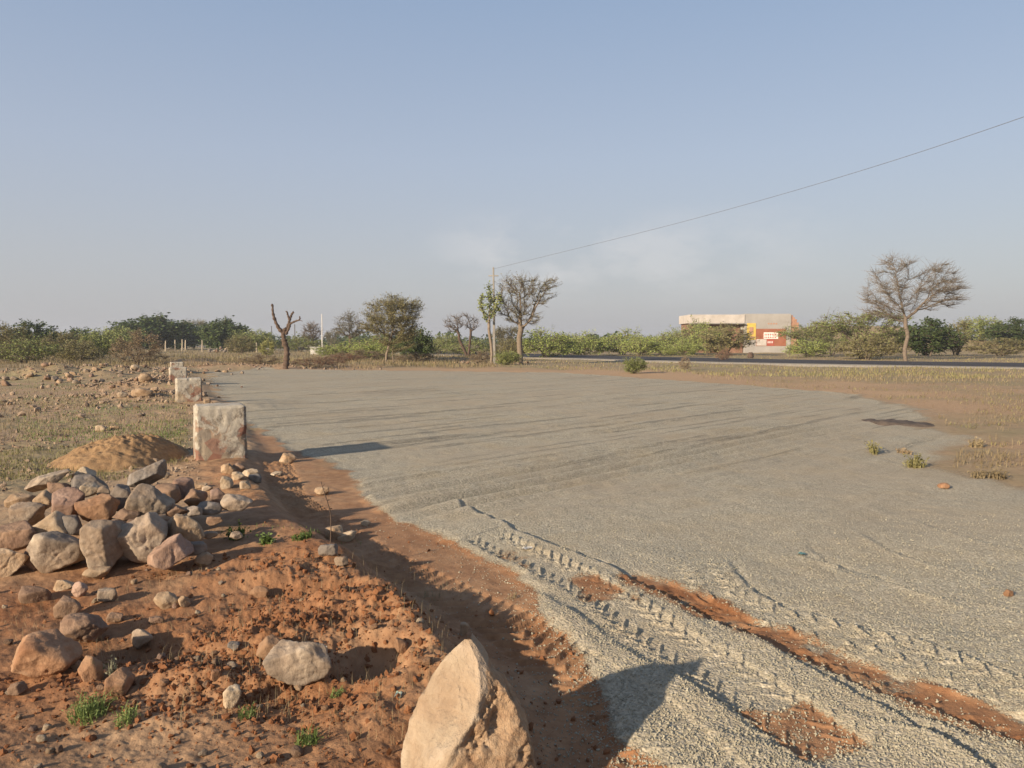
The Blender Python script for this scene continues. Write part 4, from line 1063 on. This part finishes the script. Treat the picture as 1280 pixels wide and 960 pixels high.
COLM = [(0, 0, 1.6, 1.0, 1.0, 1.4), (.2, 0, 2.3, .7, .7, .8)]
mkbush('bright', 20, LOW, 'lf_bright', .15, 7, tw=.8, droop=.12)
mkbush('bright2', 21, DOME, 'lf_bright', .15, 7, tw=.8, droop=.1)
mkbush('mid', 22, LOW, 'lf_mid', .15, 6, tw=.75, horiz=.5)
mkbush('mid2', 23, ROUND, 'lf_mid', .17, 8)
mkbush('dark', 24, ROUND, 'lf_dark', .24, 12, n_attr=320)
mkbush('dark2', 25, DOME, 'lf_dark', .2, 10)
mkbush('olive', 26, DOME, 'lf_olive', .15, 7, horiz=.5)
mkbush('olive2', 27, ROUND, 'lf_olive', .15, 8)
mkbush('umb', 28, UMB, 'lf_mid', .11, 6, horiz=.8, up=.02, twigs=5, n_attr=260)
mkbush('umb2', 29, UMB, 'lf_grey', .13, 6, horiz=.7, twigs=5)
mkbush('dry', 30, DOME, 'lf_dry', .10, 5, twigs=6, twig='twig', tw=.5)
mkbush('dry2', 31, LOW, 'lf_rust', .10, 4, twigs=6, tw=.5)
mkbush('yellow', 32, COLM, 'lf_yellow', .18, 9, n_attr=120)
mkbush('colm', 33, COLM, 'lf_olive', .15, 8, n_attr=140)

GB = 'bushes and trees behind the fields'
def bush(kind, px, Y, py_top, wpx, label, rot=None, name='bush', base=3.0, wid=5.2, cat='bush'):
    h = top(py_top, Y) - 0.0; k = wpx * Y / F
    if 660 < px < 1130 and kind != 'umb': h -= 5 * Y / F
    sz = h / B[kind][2]; sx = k / B[kind][3]
    return put(name, B[kind], px, Y, label, cat, GB, sx, sz, rnd.uniform(-.5, .5) if rot is None else rot)

for a in [
    # far left thicket
    ('olive2', 4, 62, 408, 62, 'olive bush cut off by the left photo edge'),
    ('dark2', 40, 75, 405, 60, 'dark green bush second from the left photo edge'),
    ('mid', 30, 55, 424, 80, 'low olive green bush in front of the leftmost dark one'),
    ('olive', 78, 70, 417, 60, 'pale olive bush between the dark left bushes'),
    ('dark2', 100, 95, 413, 46, 'small dark bush behind the pale olive bush at left'),
    ('mid2', 126, 78, 414, 56, 'mid green bush left of the beige dry shrub'),
    ('olive', 98, 60, 427, 66, 'low khaki bush with dry stems above the rubble bank'),
    ('mid2', 150, 110, 411, 40, 'green bush peeking behind the beige dry shrub'),
    ('dark', 190, 150, 399, 78, 'largest dark green tree of the left horizon'),
    ('dark', 222, 165, 407, 58, 'dark tree joined to the right of the largest dark one'),
    ('dry', 173, 50, 416, 58, 'beige dry shrub standing over the rubble bank'),
    ('umb2', 243, 170, 401, 34, 'flat topped grey tree between two dark green trees'),
    ('dark', 279, 140, 402, 50, 'round dark green tree right of the flat topped one'),
    ('mid2', 318, 120, 414, 50, 'mid green tree right of the round dark one'),
    ('dark2', 298, 150, 413, 40, 'low dark tree tucked behind the round dark green one'),
    ('yellow', 335, 85, 425, 20, 'yellow green leafy clump left of the dead tree'),
    ('olive', 300, 100, 420, 44, 'olive bush low behind the fence posts'),
    ('mid', 375, 120, 420, 60, 'low green bush right behind the dead tree'),
    ('umb2', 416, 140, 414, 20, 'tiny umbrella shaped tree right of the thin white pole'),
    ('bright', 440, 78, 424, 90, 'bright green low bush left of the two stemmed acacia'),
    ('bright', 470, 70, 421, 70, 'bright green spray of bush under the two stemmed acacia'),
    ('dark2', 519, 66, 413, 44, 'dark green bush at the right foot of the two stemmed acacia'),
    ('mid', 548, 95, 424, 46, 'low green bush between the layered and the bare V tree'),
    ('mid2', 560, 140, 419, 30, 'small far green bush just left of the bare V tree'),
    ('mid', 590, 85, 426, 60, 'low green bush under the bare V tree'),
    ('umb2', 634, 75, 409, 34, 'thin grey green bush between the pole and the acacia'),
    ('olive', 634, 62, 427, 40, 'low grey olive bush between the pole and acacia trunk'),
    ('mid2', 706, 98, 413, 44, 'mid green bush between the round bright one and the next'),
('bright2', 800, 86, 416, 50, 'low rounded green bush in front of the wide bright one'),
    ('mid', 840, 102, 409, 56, 'green bush spreading left of the building end'),
    ('bright2', 885, 92, 402, 46, 'green bush rising to the white parapet of the building'),
    ('umb', 1040, 92, 408, 60, 'feathery bush between the pale one and the umbrella shaped one'),
    ('olive', 1110, 90, 412, 60, 'khaki bush behind the trunk of the tall bare acacia'),
    ('bright2', 682, 75, 408, 66, 'round bright green bush right of the acacia trunk'),
    ('bright', 728, 88, 411, 62, 'bright green bush second right of the acacia trunk'),
    ('bright', 778, 92, 409, 76, 'wide bright green bush in the middle of the right thicket'),
    ('bright', 826, 95, 413, 60, 'green bush left of the ruined building'),
    ('mid', 866, 98, 399, 52, 'green tree bush covering the left end of the building'),
    ('bright', 852, 84, 421, 50, 'low green bush before the left end of the building'),
    ('olive2', 906, 90, 403, 58, 'olive brown bush covering the building front'),
    ('umb', 1012, 84, 406, 66, 'pale green feathery bush right of the building'),
    ('bright2', 1010, 80, 420, 56, 'low bright green bush before the pale feathery one'),
    ('umb', 1078, 75, 391, 100, 'layered umbrella shaped green bush left of the tall bare acacia'),
    ('olive', 1082, 72, 415, 66, 'khaki bush under the umbrella shaped green bush'),
    ('dark2', 1160, 88, 402, 70, 'dark green round bush behind the tall bare acacia'),
    ('colm', 1194, 90, 402, 30, 'upright olive bush right of the dark round one'),
    ('mid2', 1225, 120, 412, 46, 'low bush right of the upright olive one'),
    ('dark2', 1268, 115, 409, 60, 'dark grey green bush at the right photo edge'),
    ('olive', 1250, 85, 424, 70, 'khaki bush low at the right photo edge'),
    ('dry2', 395, 49, 446, 66, 'low rust coloured dry brush right of the dead tree'),
    ('dry2', 430, 53, 446, 48, 'rust brown dry brush between dead tree and layered acacia'),
    ('dry', 325, 47, 448, 50, 'beige dry brush left of the dead tree'),
    ('dry', 520, 60, 442, 50, 'dry brown brush right of the two thin pale trunks'),
    ('dry', 600, 56, 440, 26, 'dry brown brush at the foot of the slender tree'),
    ('mid2', 634, 53, 440, 30, 'small dark green bush between the pole and the acacia trunk'),
    ('mid2', 793, 39, 443, 26, 'small round green bush on the near side of the road'),
    ('dry', 856, 44, 441, 14, 'thin dry brown shrub near the road side'),
    ('dry', 450, 66, 438, 70, 'pale dry brush before the bright green low bush'),
    ('dry2', 905, 63, 431, 20, 'dry brown shrub before the orange painted wall'),
]:
    bush(*a)

# distant scrub that reads as one mass
def far_scrub():
    g = np.random.default_rng(44); V, Fq, o = [], [], 0
    for i in range(420):
        Y = g.uniform(190, 520); x = g.uniform(-.75, .75) * Y
        if abs(x / Y - .42) < .12 and Y < 160: continue
        h = g.uniform(2.0, 5.0); w = h * g.uniform(.7, 1.6); n = 90
        u = g.normal(size=(n, 3)); u /= np.linalg.norm(u, axis=1, keepdims=True); u *= (g.random((n, 1)) ** .3)
        P = np.stack([x + u[:, 0] * w, Y + u[:, 1] * w, h * .5 + u[:, 2] * h * .5], 1)
        a, b = leaf_quads(P, .9, g, .6, .8); V.append(a); Fq.append(b + o); o += len(a)
    link_ = link('far_scrub', mesh_np('far_scrub', np.concatenate(V), [np.concatenate(Fq)], [M['lf_dark']], smooth=False)); tag(link_, 'distant line of scrub along the horizon', kind='stuff')
far_scrub()

# ------------------------------------------------------------------ grass and weeds
def blades(X, Y, Z, h, w, g, lean=.5, per=1):
    n = len(X); a = g.uniform(0, 2 * PI, n); d = np.stack([np.cos(a), np.sin(a), np.zeros(n)], 1); s = np.stack([-np.sin(a), np.cos(a), np.zeros(n)], 1)
    P = np.stack([X, Y, Z], 1); h = h.reshape(-1, 1); w = w.reshape(-1, 1); ln = lean * g.random((n, 1))
    m_ = P + d * h * ln * .35 + np.array([[0, 0, 1.]]) * h * .6; t = P + d * h * ln + np.array([[0, 0, 1.]]) * h * (1 - .25 * ln)
    V = np.stack([P - s * w, P + s * w, m_ + s * w * .7, m_ - s * w * .7, t], 1).reshape(-1, 3)
    b = (np.arange(n) * 5)[:, None]
    return V, np.array([[0, 1, 2, 3]]) + b, np.array([[3, 2, 4]]) + b

def grass_stuff(name, n, sampler, hmin, hmax, wk, m_, label, seed, gate=None):
    g = np.random.default_rng(seed); X, Y = sampler(g, n)
    sd = poly_sd(X, Y, GRAVEL); k = sd < np.where(X > -8, -.25 - .02 * Y - .09 * Y * sst(28, 42, np.hypot(X, Y)) - 2 * fbm(X * .3, Y * .3, 70) * sst(28, 42, Y), -.25 - .02 * Y)
    rdn, _, _ = polyline(X, Y, [(62, 28), (38, 42), (30, 46.4), (17, 56.5), (9, 67), (0, 80), (-16, 108)])
    k &= ~((rdn < 1.2) & (rdn > -12))
    k &= fbm(X * .35, Y * .35, seed) + .5 * fbm(X * 1.7, Y * 1.7, seed + 3) > (gate if gate is not None else -.3)
    X, Y = X[k], Y[k]; Z = terrain(X, Y) - .01
    V, Q, T = blades(X, Y, Z, g.uniform(hmin, hmax, len(X)), np.full(len(X), 1.) * wk * np.sqrt(np.maximum(Y, 8) / 30), g, .8)
    tag(link(name, mesh_np(name, V, [Q, T], [M[m_]], smooth=False)), label, kind='stuff')
def in_px(x0, x1, y0, y1):
    def f(g, n):
        px = g.uniform(x0, x1, n); py = g.uniform(y0, y1, n); xy = np.array([flat(a, b) for a, b in zip(px, py)]); return xy[:, 0], xy[:, 1]
    return f
grass_stuff('dry_grass', 34000, in_px(-60, 620, 438, 461), .10, .42, .010, 'straw', 'dry straw coloured grass behind the gravel field', 81)
grass_stuff('dry_grass', 9000, in_px(60, 620, 438, 458), .12, .4, .012, 'lf_olive', 'olive grass mixed into the dry straw grass', 86, 0.0)
grass_stuff('dry_grass', 16000, in_px(560, 1400, 436, 478), .05, .22, .010, 'straw', 'dry straw coloured grass along the road', 82, -.1)
grass_stuff('roadside_weeds', 22000, in_px(600, 1400, 440, 474), .05, .20, .013, 'lf_olive', 'olive weeds along the road', 83, .05)
grass_stuff('dry_grass', 9000, in_px(-200, 240, 462, 560), .04, .15, .006, 'straw', 'short dry grass on the left field', 84, -.1)
grass_stuff('low_weeds', 30000, in_px(-200, 235, 472, 606), .02, .08, .007, 'lf_olive', 'low olive weeds on the left field', 85, .05)
grass_stuff('low_weeds', 8000, in_px(20, 235, 474, 560), .02, .07, .008, 'weed', 'green weeds spread over the left field', 90, .12)
grass_stuff('low_weeds', 2600, in_px(20, 460, 600, 690), .015, .05, .004, 'weed', 'tiny weeds around the rock pile', 87, .15)
grass_stuff('dry_grass', 3000, in_px(0, 560, 700, 960), .02, .11, .0016, 'straw', 'thin dry straws on the near soil', 88, .1)
grass_stuff('dry_grass', 1600, in_px(1120, 1380, 500, 610), .03, .13, .005, 'straw', 'sparse dry grass at the right edge of the gravel', 89, .0)

def verge(name, n, box_, hmin, hmax, wk, m_, label, seed, gate):
    g = np.random.default_rng(seed); X, Y = in_px(*box_)(g, n); sd = poly_sd(X, Y, GRAVEL)
    k = (sd < -.2) & (X > 4) & (fbm(X * .45, Y * .45, 76) + .35 * fbm(X * 2, Y * 2, 77) > gate); X, Y = X[k], Y[k]
    V, Q, T = blades(X, Y, terrain(X, Y) - .01, g.uniform(hmin, hmax, len(X)), np.full(len(X), wk) * np.sqrt(Y / 15), g, 1.0)
    tag(link(name, mesh_np(name, V, [Q, T], [M[m_]], smooth=False)), label, kind='stuff')
verge('dry_grass', 8000, (930, 1420, 466, 585), .03, .15, .007, 'straw', 'pale dry grass on the verge right of the gravel', 96, -.05)
verge('low_weeds', 5000, (930, 1420, 466, 560), .02, .10, .008, 'lf_olive', 'olive weeds on the verge right of the gravel', 97, .05)

def weed(px, py, wpx, hpx, label, n=90, m_='weed', seed=1, lean=1.0, wk=.0035, name='weed', cat='weed'):
    x, y, z = ground_hit(px, py + hpx * .5); g = np.random.default_rng(seed); sp = wpx * y / F / 2; h = hpx * y / F * 1.15
    a = g.uniform(0, 2 * PI, n); r = sp * .75 * np.sqrt(g.random(n)); X = x + r * np.cos(a); Y = y + r * np.sin(a)
    V, Q, T = blades(X, Y, terrain(X, Y) - .003, h * g.uniform(.4, 1.1, n), np.full(n, wk), g, lean)
    P = V.reshape(-1, 5, 3); base = P[:, 0]; t = g.random((n, 4, 1)); LP = (base[:, None] + (P[:, 4] - base)[:, None] * t).reshape(-1, 3) + g.normal(size=(n * 4, 3)) * wk * 2
    Vl, Ql = leaf_quads(LP, wk * 4.5, g, .6, .45)
    V = V - np.array([x, y, z]); Vl = Vl - np.array([x, y, z])
    tag(link(name, mesh_np(name, np.vstack([V, Vl]), [np.vstack([Q, Ql + len(V)]), T], [M[m_]], smooth=False), None, (x, y, z)), label, cat)
weed(112, 884, 62, 24, 'spreading green tuft on the soil below the big orange boulder', 170, seed=1, wk=.0022)
weed(158, 898, 36, 18, 'thinner green tuft right of the spreading one', 60, seed=2, wk=.0022)
weed(142, 838, 14, 24, 'small grey green sprig behind the red clod', 16, seed=3, wk=.003, m_='lf_grey', lean=.5)
weed(121, 836, 18, 26, 'sprig with thin leaves right of the upright orange stone', 18, seed=15, wk=.0025, lean=.7)
weed(385, 922, 40, 20, 'green tuft low in front of the rounded grey tan boulder', 60, seed=4, wk=.0022)
weed(308, 894, 30, 14, 'small green tuft right of the pale angular stone', 40, seed=5, wk=.0022)
weed(420, 868, 24, 10, 'tiny tuft at the right foot of the rounded boulder', 30, seed=6, wk=.002)
weed(296, 664, 26, 18, 'leafy green weed in the shade right of the rock pile', 46, seed=7, wk=.006)
weed(334, 676, 22, 12, 'leafy green weed nearer the berm than the other', 36, seed=8, wk=.006)
weed(378, 668, 34, 8, 'flat strip of green weeds left of the dry stalk', 70, seed=9, wk=.004)
weed(1091, 560, 14, 14, 'small upright green weed in the gravel at right', 26, m_='lf_olive', seed=10, wk=.010)
weed(1144, 576, 26, 18, 'bushy grey green weed in the gravel at right', 44, m_='lf_olive', seed=11, wk=.010)
weed(1219, 554, 20, 10, 'dry weed on the orange soil patch at right', 34, seed=12, m_='straw', wk=.010)
weed(1236, 592, 54, 10, 'flat dry grass clump near the right photo edge', 90, seed=13, m_='straw', wk=.008)
weed(1130, 564, 22, 5, 'low dark weed between the two green weeds at right', 30, seed=14, m_='lf_dry', wk=.008)
weed(640, 745, 20, 8, 'wisp of dry grass on the berm above the big boulder', 16, seed=16, m_='straw', wk=.002)
weed(540, 742, 34, 14, 'dry straw wisp on the berm crest', 26, seed=17, m_='straw', wk=.0016)

def stalk():
    x, y, z = ground_hit(413, 682); k = y / F
    P = spline([(0, 0, -.02), (.005, 0, .10), (.0, .01, .22), (-.03, .0, .34), (-.06, .0, .44)], 6)
    V, Q, T = poly_tube(P, np.linspace(.0055, .003, len(P)), 6)
    g = np.random.default_rng(3); Vl, Ql = leaf_quads(P[10:][np.arange(len(P) - 10) % 3 == 0] + .008, .03, g)
    o = link('dry_stalk', mesh_np('dry_stalk', np.vstack([V, Vl]), [np.vstack([Q, Ql + len(V)]), T], [M['bark_dark']]), None, (x, y, z))
    tag(o, 'thin dark dry stalk standing on the berm beside the pale slab', 'stalk')
stalk()

# dark earth strip at the right end of the gravel
def strip():
    pts = [flat(a, b) for a, b in ((1076, 526), (1100, 529), (1130, 530), (1168, 532))]
    P = spline([(a, b, 0) for a, b in pts], 10); n = len(P); k = 9; V = []
    for i, p in enumerate(P):
        e = math.sin(PI * (i + .3) / n) ** .4; w = .28 * e
        for j in range(k):
            a = PI * j / (k - 1); q = float(fbm(np.array([p[0] * 5 + j]), np.array([p[1] * 5]), 5)[0])
            V.append((p[0] - math.cos(a) * w * .4, p[1] - math.cos(a) * w * 1.6, -.01 + (.07 + .06 * q) * e * math.sin(a)))
    i = np.arange(n - 1)[:, None] * k; j = np.arange(k - 1)[None]
    Q = np.stack([i + j, i + j + 1, i + k + j + 1, i + k + j], 2).reshape(-1, 4)
    m_ = simple('dark_earth', (.06, .046, .038), (.13, .098, .074), 7, bumpd=.02)
    tag(link('earth_ridge', mesh_np('earth_ridge', V, [Q], [m_])), 'low dark brown strip of earth at the right end of the gravel', 'earth ridge')
strip()

def scrap(name, px, py, s, m_, label, seed):
    x, y, z = ground_hit(px, py); g = np.random.default_rng(seed); n = 8
    u = np.linspace(-1, 1, n); U, W_ = np.meshgrid(u, u); Z = .25 * vn(U * 1.7 + seed, W_ * 1.7, seed) + .12 * vn(U * 4, W_ * 4, seed + 1) + .25
    V = np.stack([U * s, W_ * s * .6, Z * s], 2).reshape(-1, 3); V = np.vstack([V, V - [0, 0, .0015]]); i = np.arange(n - 1)[:, None] * n; j = np.arange(n - 1)[None]
    Q = np.stack([i + j, i + j + 1, i + n + j + 1, i + n + j], 2).reshape(-1, 4)
    tag(link(name, mesh_np(name, V, [Q, (Q + n * n)[:, ::-1]], [M[m_]]), None, (x, y, z + .004), (0, 0, g.uniform(0, 3))), label, 'litter')
scrap('plastic_scrap', 498, 874, .022, 'plastic', 'crumpled pale green plastic scrap left of the big boulder', 1)
scrap('plastic_scrap', 1002, 694, .035, 'teal', 'dull teal plastic scrap on the gravel', 2)
scrap('paper_scrap', 660, 688, .04, 'white', 'flat white paper scrap on the gravel rut', 3)

# ------------------------------------------------------------------ poles, wire, fence posts
def pole(name, px, Y, py_top, w0, w1, m_, label, cat='pole', group=None, lean=0.0):
    x = (px - 640) / F * Y; h = top(py_top, Y)
    bm = bmesh.new(); box(bm, -.5, .5, -.5, .5, 0, 1)
    bmesh.ops.subdivide_edges(bm, edges=[e for e in bm.edges if abs(e.verts[0].co.z - e.verts[1].co.z) > .5], cuts=8)
    for v in bm.verts:
        t = v.co.z; w = w0 + (w1 - w0) * t; v.co = (v.co.x * w + lean * t * h + .01 * math.sin(t * 9 + px), v.co.y * w * .8, t * h)
    bmesh.ops.bevel(bm, geom=[e for e in bm.edges if e.is_manifold and e.calc_face_angle(0) > 1], offset=min(w0, w1) * .15, segments=1, affect='EDGES')
    gz = float(terrain(x, Y)[0]) - .05
    o = bm_obj(name, bm, M[m_], None, (x, Y, gz)); tag(o, label, cat, group); return o, (x + lean * h, Y, gz + h)
e, tp = pole('utility_pole', 618, 54.6, 334, .20, .11, 'concrete', 'tall tapered concrete utility pole carrying the wire', lean=-.008)
def insul():
    bm = bmesh.new(); box(bm, -.35, .35, -.04, .04, -.62, -.54)
    bmesh.ops.bevel(bm, geom=bm.edges[:], offset=.012, segments=1, affect='EDGES')
    c = bm_obj('crossarm', bm, M['concrete'], e, (tp[0] - e.location.x, 0, tp[2] - e.location.z))
insul()
def wire():
    a = np.array(tp) + np.array([.0, -.08, -.12]); b = np.array(at(1500, 66, 18.0)); b2 = b + (b - a) * .35 + np.array([0, 0, .6])
    mid = [np.array(at(px, py, Yd)) for px, py, Yd in ((800, 291, 42.), (940, 253.5, 35.), (1100, 206, 28.5), (1280, 146, 22.8))]
    P = spline([a] + mid + [b, b2], 12); V, Q, T = poly_tube(P, np.full(len(P), .009), 5)
    o = link('overhead_wire', mesh_np('overhead_wire', V, [Q, T], [M['wire']])); tag(o, 'single thin wire sagging from the pole to the upper right', 'wire')
wire()
pole('white_post', 403, 96, 392, .13, .08, 'white', 'slim white post right of the round leafless tree')
pole('thin_pole', 369, 150, 405, .22, .18, 'wire', 'thin grey pole right of the dead tree', group='thin grey poles on the horizon')
pole('thin_pole', 340, 160, 407, .2, .16, 'wire', 'thin grey pole left of the dead tree', group='thin grey poles on the horizon')
def wbox():
    Y = 97; x = (395 - 640) / F * Y
    bm = bmesh.new(); box(bm, -.55, .55, -.5, .5, 0, .85); box(bm, -.62, .62, -.57, .57, .852, .95); bmesh.ops.bevel(bm, geom=bm.edges[:], offset=.03, segments=1, affect='EDGES')
    tag(bm_obj('water_tank', bm, M['white'], None, (x, Y, .0)), 'small white box shaped tank beside the slim white post', 'tank')
wbox()
FP = 'stone fence posts on the left horizon'
for px, Y, pt, lab in [(103 + 10, 118, 424, 'leftmost pale stone fence post'), (129, 110, 421, 'bright stone fence post left of the beige dry shrub'), (138, 112, 422, 'thin stone fence post beside the bright one'),
                  (207, 125, 422, 'stone fence post right of the beige dry shrub'), (219, 126, 421, 'stone fence post under the dark joined tree'), (228, 125, 420, 'left one of a close pair of stone fence posts'),
                  (232, 127, 421, 'right one of a close pair of stone fence posts'), (253, 118, 421, 'broad bright stone fence post before the flat topped tree'), (299, 122, 420, 'stone fence post right of the round dark tree'),
                  (321, 116, 424, 'rightmost stone fence post left of the yellow green clump')]:
    pole('fence_post', px, Y, pt + 4, .19, .14, 'post', lab, 'fence post', FP, lean=rnd.uniform(-.04, .04))
g_ = np.random.default_rng(12)
V_, F_ = rock_verts(900, (1, 1, .8), 2, 9); hp = [mesh_np('heaped_stone', V_, [F_], [M[q]]) for q in ('grey', 'cream', 'brown')]
for i in range(34):
    Y_ = g_.uniform(112, 118); px_ = g_.uniform(262, 296); x_ = (px_ - 640) / F * Y_; d_ = g_.uniform(.3, .6)
    o = link('heaped_stone', hp[g_.integers(3)], None, (x_, Y_, float(terrain(x_, Y_)[0]) + d_ * .3 + g_.uniform(0, .7) * (1 - abs(px_ - 279) / 19)), (g_.uniform(-.4, .4), 0, g_.uniform(0, 6)), (d_, d_, d_))
    tag(o, 'stone in the far heap beneath the round dark green tree', 'stone', 'stones in the far heap')

# ------------------------------------------------------------------ the ruined building
def building():
    Y = 112.0; k = Y / F
    e = bpy.data.objects.new('roadside_building', None); COL.objects.link(e); x0 = (930 - 640) * k; e.location = (x0, Y, 0)
    tag(e, 'low ruined building with white parapet and painted orange wall', 'building')
    X = lambda px: (px - 930) * k
    Zp = lambda py: top(py, Y)
    def part(name, boxes, m_, parent=e, bev=.02):
        bm = bmesh.new()
        for b in boxes: box(bm, *b)
        if bev: bmesh.ops.bevel(bm, geom=bm.edges[:], offset=bev, segments=1, affect='EDGES')
        return bm_obj(name, bm, M[m_], parent)
    part('wall', [(X(864), X(929.5), .6, 7, -.2, Zp(404))], 'wall_red')
    part('parapet', [(X(861.5), X(930), -.1, 7.2, Zp(404) + .004, Zp(393.2))], 'parapet')
    part('ledge', [(X(861), X(929.8), -.55, .55, Zp(405.2), Zp(404.3))], 'plaster_grey')
    part('wall', [(X(930.2), X(988), 0, 7, -.2, Zp(392.2))], 'plaster_grey')
    st = [(X(988.05) + .0, X(990.5), 0.1, 5, -.2, Zp(394)), (X(990.55), X(993), .1, 5, -.2, Zp(396.5)), (X(993.05), X(995.5), .1, 5, -.2, Zp(399)), (X(995.55), X(998), .1, 5, -.2, Zp(403))]
    part('broken_end', st, 'brick')
    mu = part('mural', [(X(944.5), X(982), -.03, -.003, Zp(432.5), Zp(411))], 'mural', bev=0)
    part('painted_panel', [(X(954), X(972), -.05, -.032, Zp(423.5), Zp(415.5))], 'mural_white', mu, 0)
    part('painted_panel', [(X(945), X(957.5), -.05, -.032, Zp(432), Zp(424))], 'mural_grey', mu, 0)
    part('painted_panel', [(X(958), X(967), -.05, -.032, Zp(432.2), Zp(423.6))], 'mural_red', mu, 0)
    rows = [(X(955) + i * .25, X(955) + i * .25 + .14, -.06, -.052, Zp(419.6) , Zp(417) ) for i in range(7)] + [(X(955) + i * .25, X(955) + i * .25 + .14, -.06, -.052, Zp(422.6) , Zp(420.6) ) for i in range(7)]
    part('faded_lettering', rows, 'mural_red', mu, 0)
    part('faded_lettering', [(X(959) + i * .2, X(959) + i * .2 + .12, -.06, -.052, Zp(429), Zp(426.5)) for i in range(4)], 'mural_white', mu, 0)
    yp = part('yellow_sign', [(X(933), X(944), -.05, -.003, Zp(424.5), Zp(404))], 'yellow', bev=0)
    part('emblem', [(X(936), X(941), -.07, -.052, Zp(418), Zp(409)), (X(934.5), X(942.5), -.07, -.052, Zp(423), Zp(420.5))], 'brick', yp, 0)
    part('notice', [(X(926), X(932), .45, .55, Zp(412), Zp(407))], 'white', bev=0)
    part('vent', [(X(959 + i * 3.2), X(961 + i * 3.2), -.02, -.002, Zp(405.5), Zp(403.8)) for i in range(4)], 'brick', bev=0)
building()

# small dark roadside marker visible by the road
def marker():
    Y = 67; x = (938 - 640) / F * Y
    bm = bmesh.new(); bmesh.ops.create_cone(bm, segments=14, radius1=.28, radius2=.22, depth=.5, cap_ends=True); bmesh.ops.translate(bm, verts=bm.verts, vec=(0, 0, .35))
    bmesh.ops.bevel(bm, geom=[q for q in bm.edges if q.calc_face_angle(0) > 1], offset=.06, segments=2, affect='EDGES')
    o = bm_obj('roadside_drum', bm, M['bark_dark'], None, (x, Y, .1)); tag(o, 'small dark drum at the roadside below the yellow panel', 'drum')
marker()

# ------------------------------------------------------------------ light, sky, camera
SUN_AZ = math.radians(46)       # direction the shadows fall, clockwise from the view axis
SUN_EL = math.radians(18.5)
d = Vector((math.sin(SUN_AZ) * math.cos(SUN_EL), math.cos(SUN_AZ) * math.cos(SUN_EL), -math.sin(SUN_EL)))
sl = bpy.data.lights.new('sun', 'SUN'); sl.energy = 4.2; sl.angle = math.radians(1.0); sl.color = (1.0, .86, .68)
so = bpy.data.objects.new('sun', sl); COL.objects.link(so); so.rotation_euler = d.to_track_quat('-Z', 'Y').to_euler(); so.location = (-30, -20, 30)

w = bpy.data.worlds.new('World'); S.world = w; w.use_nodes = True
nt = w.node_tree; bg = nt.nodes['Background']
sky = N(nt, 'ShaderNodeTexSky'); sky.sky_type = 'NISHITA'; sky.sun_disc = False
sky.sun_elevation = SUN_EL; sky.sun_rotation = SUN_AZ + PI
sky.air_density = 1.2; sky.dust_density = 3.0; sky.ozone_density = 1.5; sky.altitude = 300
bg.inputs['Strength'].default_value = .089
# pale cloud wisps low on the horizon and a dusty veil
gen = N(nt, 'ShaderNodeTexCoord').outputs['Generated']
sx = N(nt, 'ShaderNodeSeparateXYZ'); Lk(nt, gen, sx.inputs[0])
grad = ramp(nt, sx.outputs[2], [(0.0, (2.76, 2.74, 2.90)), (.10, (2.68, 2.76, 3.08)), (.22, (2.40, 2.70, 3.36)), (.39, (1.74, 2.26, 3.18)), (1.0, (.9, 1.4, 2.6))])
col = mix(nt, .82, sky.outputs[0], grad)
mp = N(nt, 'ShaderNodeMapping'); mp.inputs['Scale'].default_value = (7, 7, 15); Lk(nt, gen, mp.inputs['Vector'])
cn = noise(nt, mp.outputs[0], 1.0, 7, .6)
cm = math_(nt, 'MULTIPLY', ramp(nt, cn, [(.44, 0.0), (.62, .42)]), ramp(nt, sx.outputs[2], [(.04, 0.0), (.08, 1.0), (.13, 1.0), (.17, 0.0)]))
cm = math_(nt, 'MULTIPLY', cm, ramp(nt, math_(nt, 'ADD', math_(nt, 'MULTIPLY', sx.outputs[0], .5), .5), [(.44, 0.0), (.49, 1.0), (.56, .9), (.66, .5), (.70, 0.0), (1.0, 0.0)]))
col = mix(nt, cm, col, (4.2, 4.1, 4.1))
Lk(nt, col, bg.inputs['Color'])

bm = bmesh.new(); box(bm, -700, 700, -60, 1300, -6, 16)
hz = bpy.data.materials.new('haze'); hz.use_nodes = True; nt = hz.node_tree; nt.nodes.clear()
pv = N(nt, 'ShaderNodeVolumePrincipled'); pv.inputs['Density'].default_value = .00045; pv.inputs['Color'].default_value = (.86, .88, .92, 1); pv.inputs['Anisotropy'].default_value = .2
mo = N(nt, 'ShaderNodeOutputMaterial'); Lk(nt, pv.outputs[0], mo.inputs['Volume'])
tag(bm_obj('haze', bm, hz), 'thin dusty air over the plain', kind='stuff')
cam = bpy.data.cameras.new('camera'); co = bpy.data.objects.new('camera', cam); COL.objects.link(co)
co.location = (0, 0, CAMZ); co.rotation_euler = (PI / 2 - PITCH, 0, 0)
cam.sensor_width = 36; cam.lens = 36 * F / 1280; cam.clip_end = 12000; cam.clip_start = .05
S.camera = co
S.view_settings.view_transform = 'Standard'; S.view_settings.look = 'None'; S.view_settings.exposure = 1.02; S.view_settings.gamma = 1
S.cycles.max_bounces = 6; S.cycles.use_denoising = True
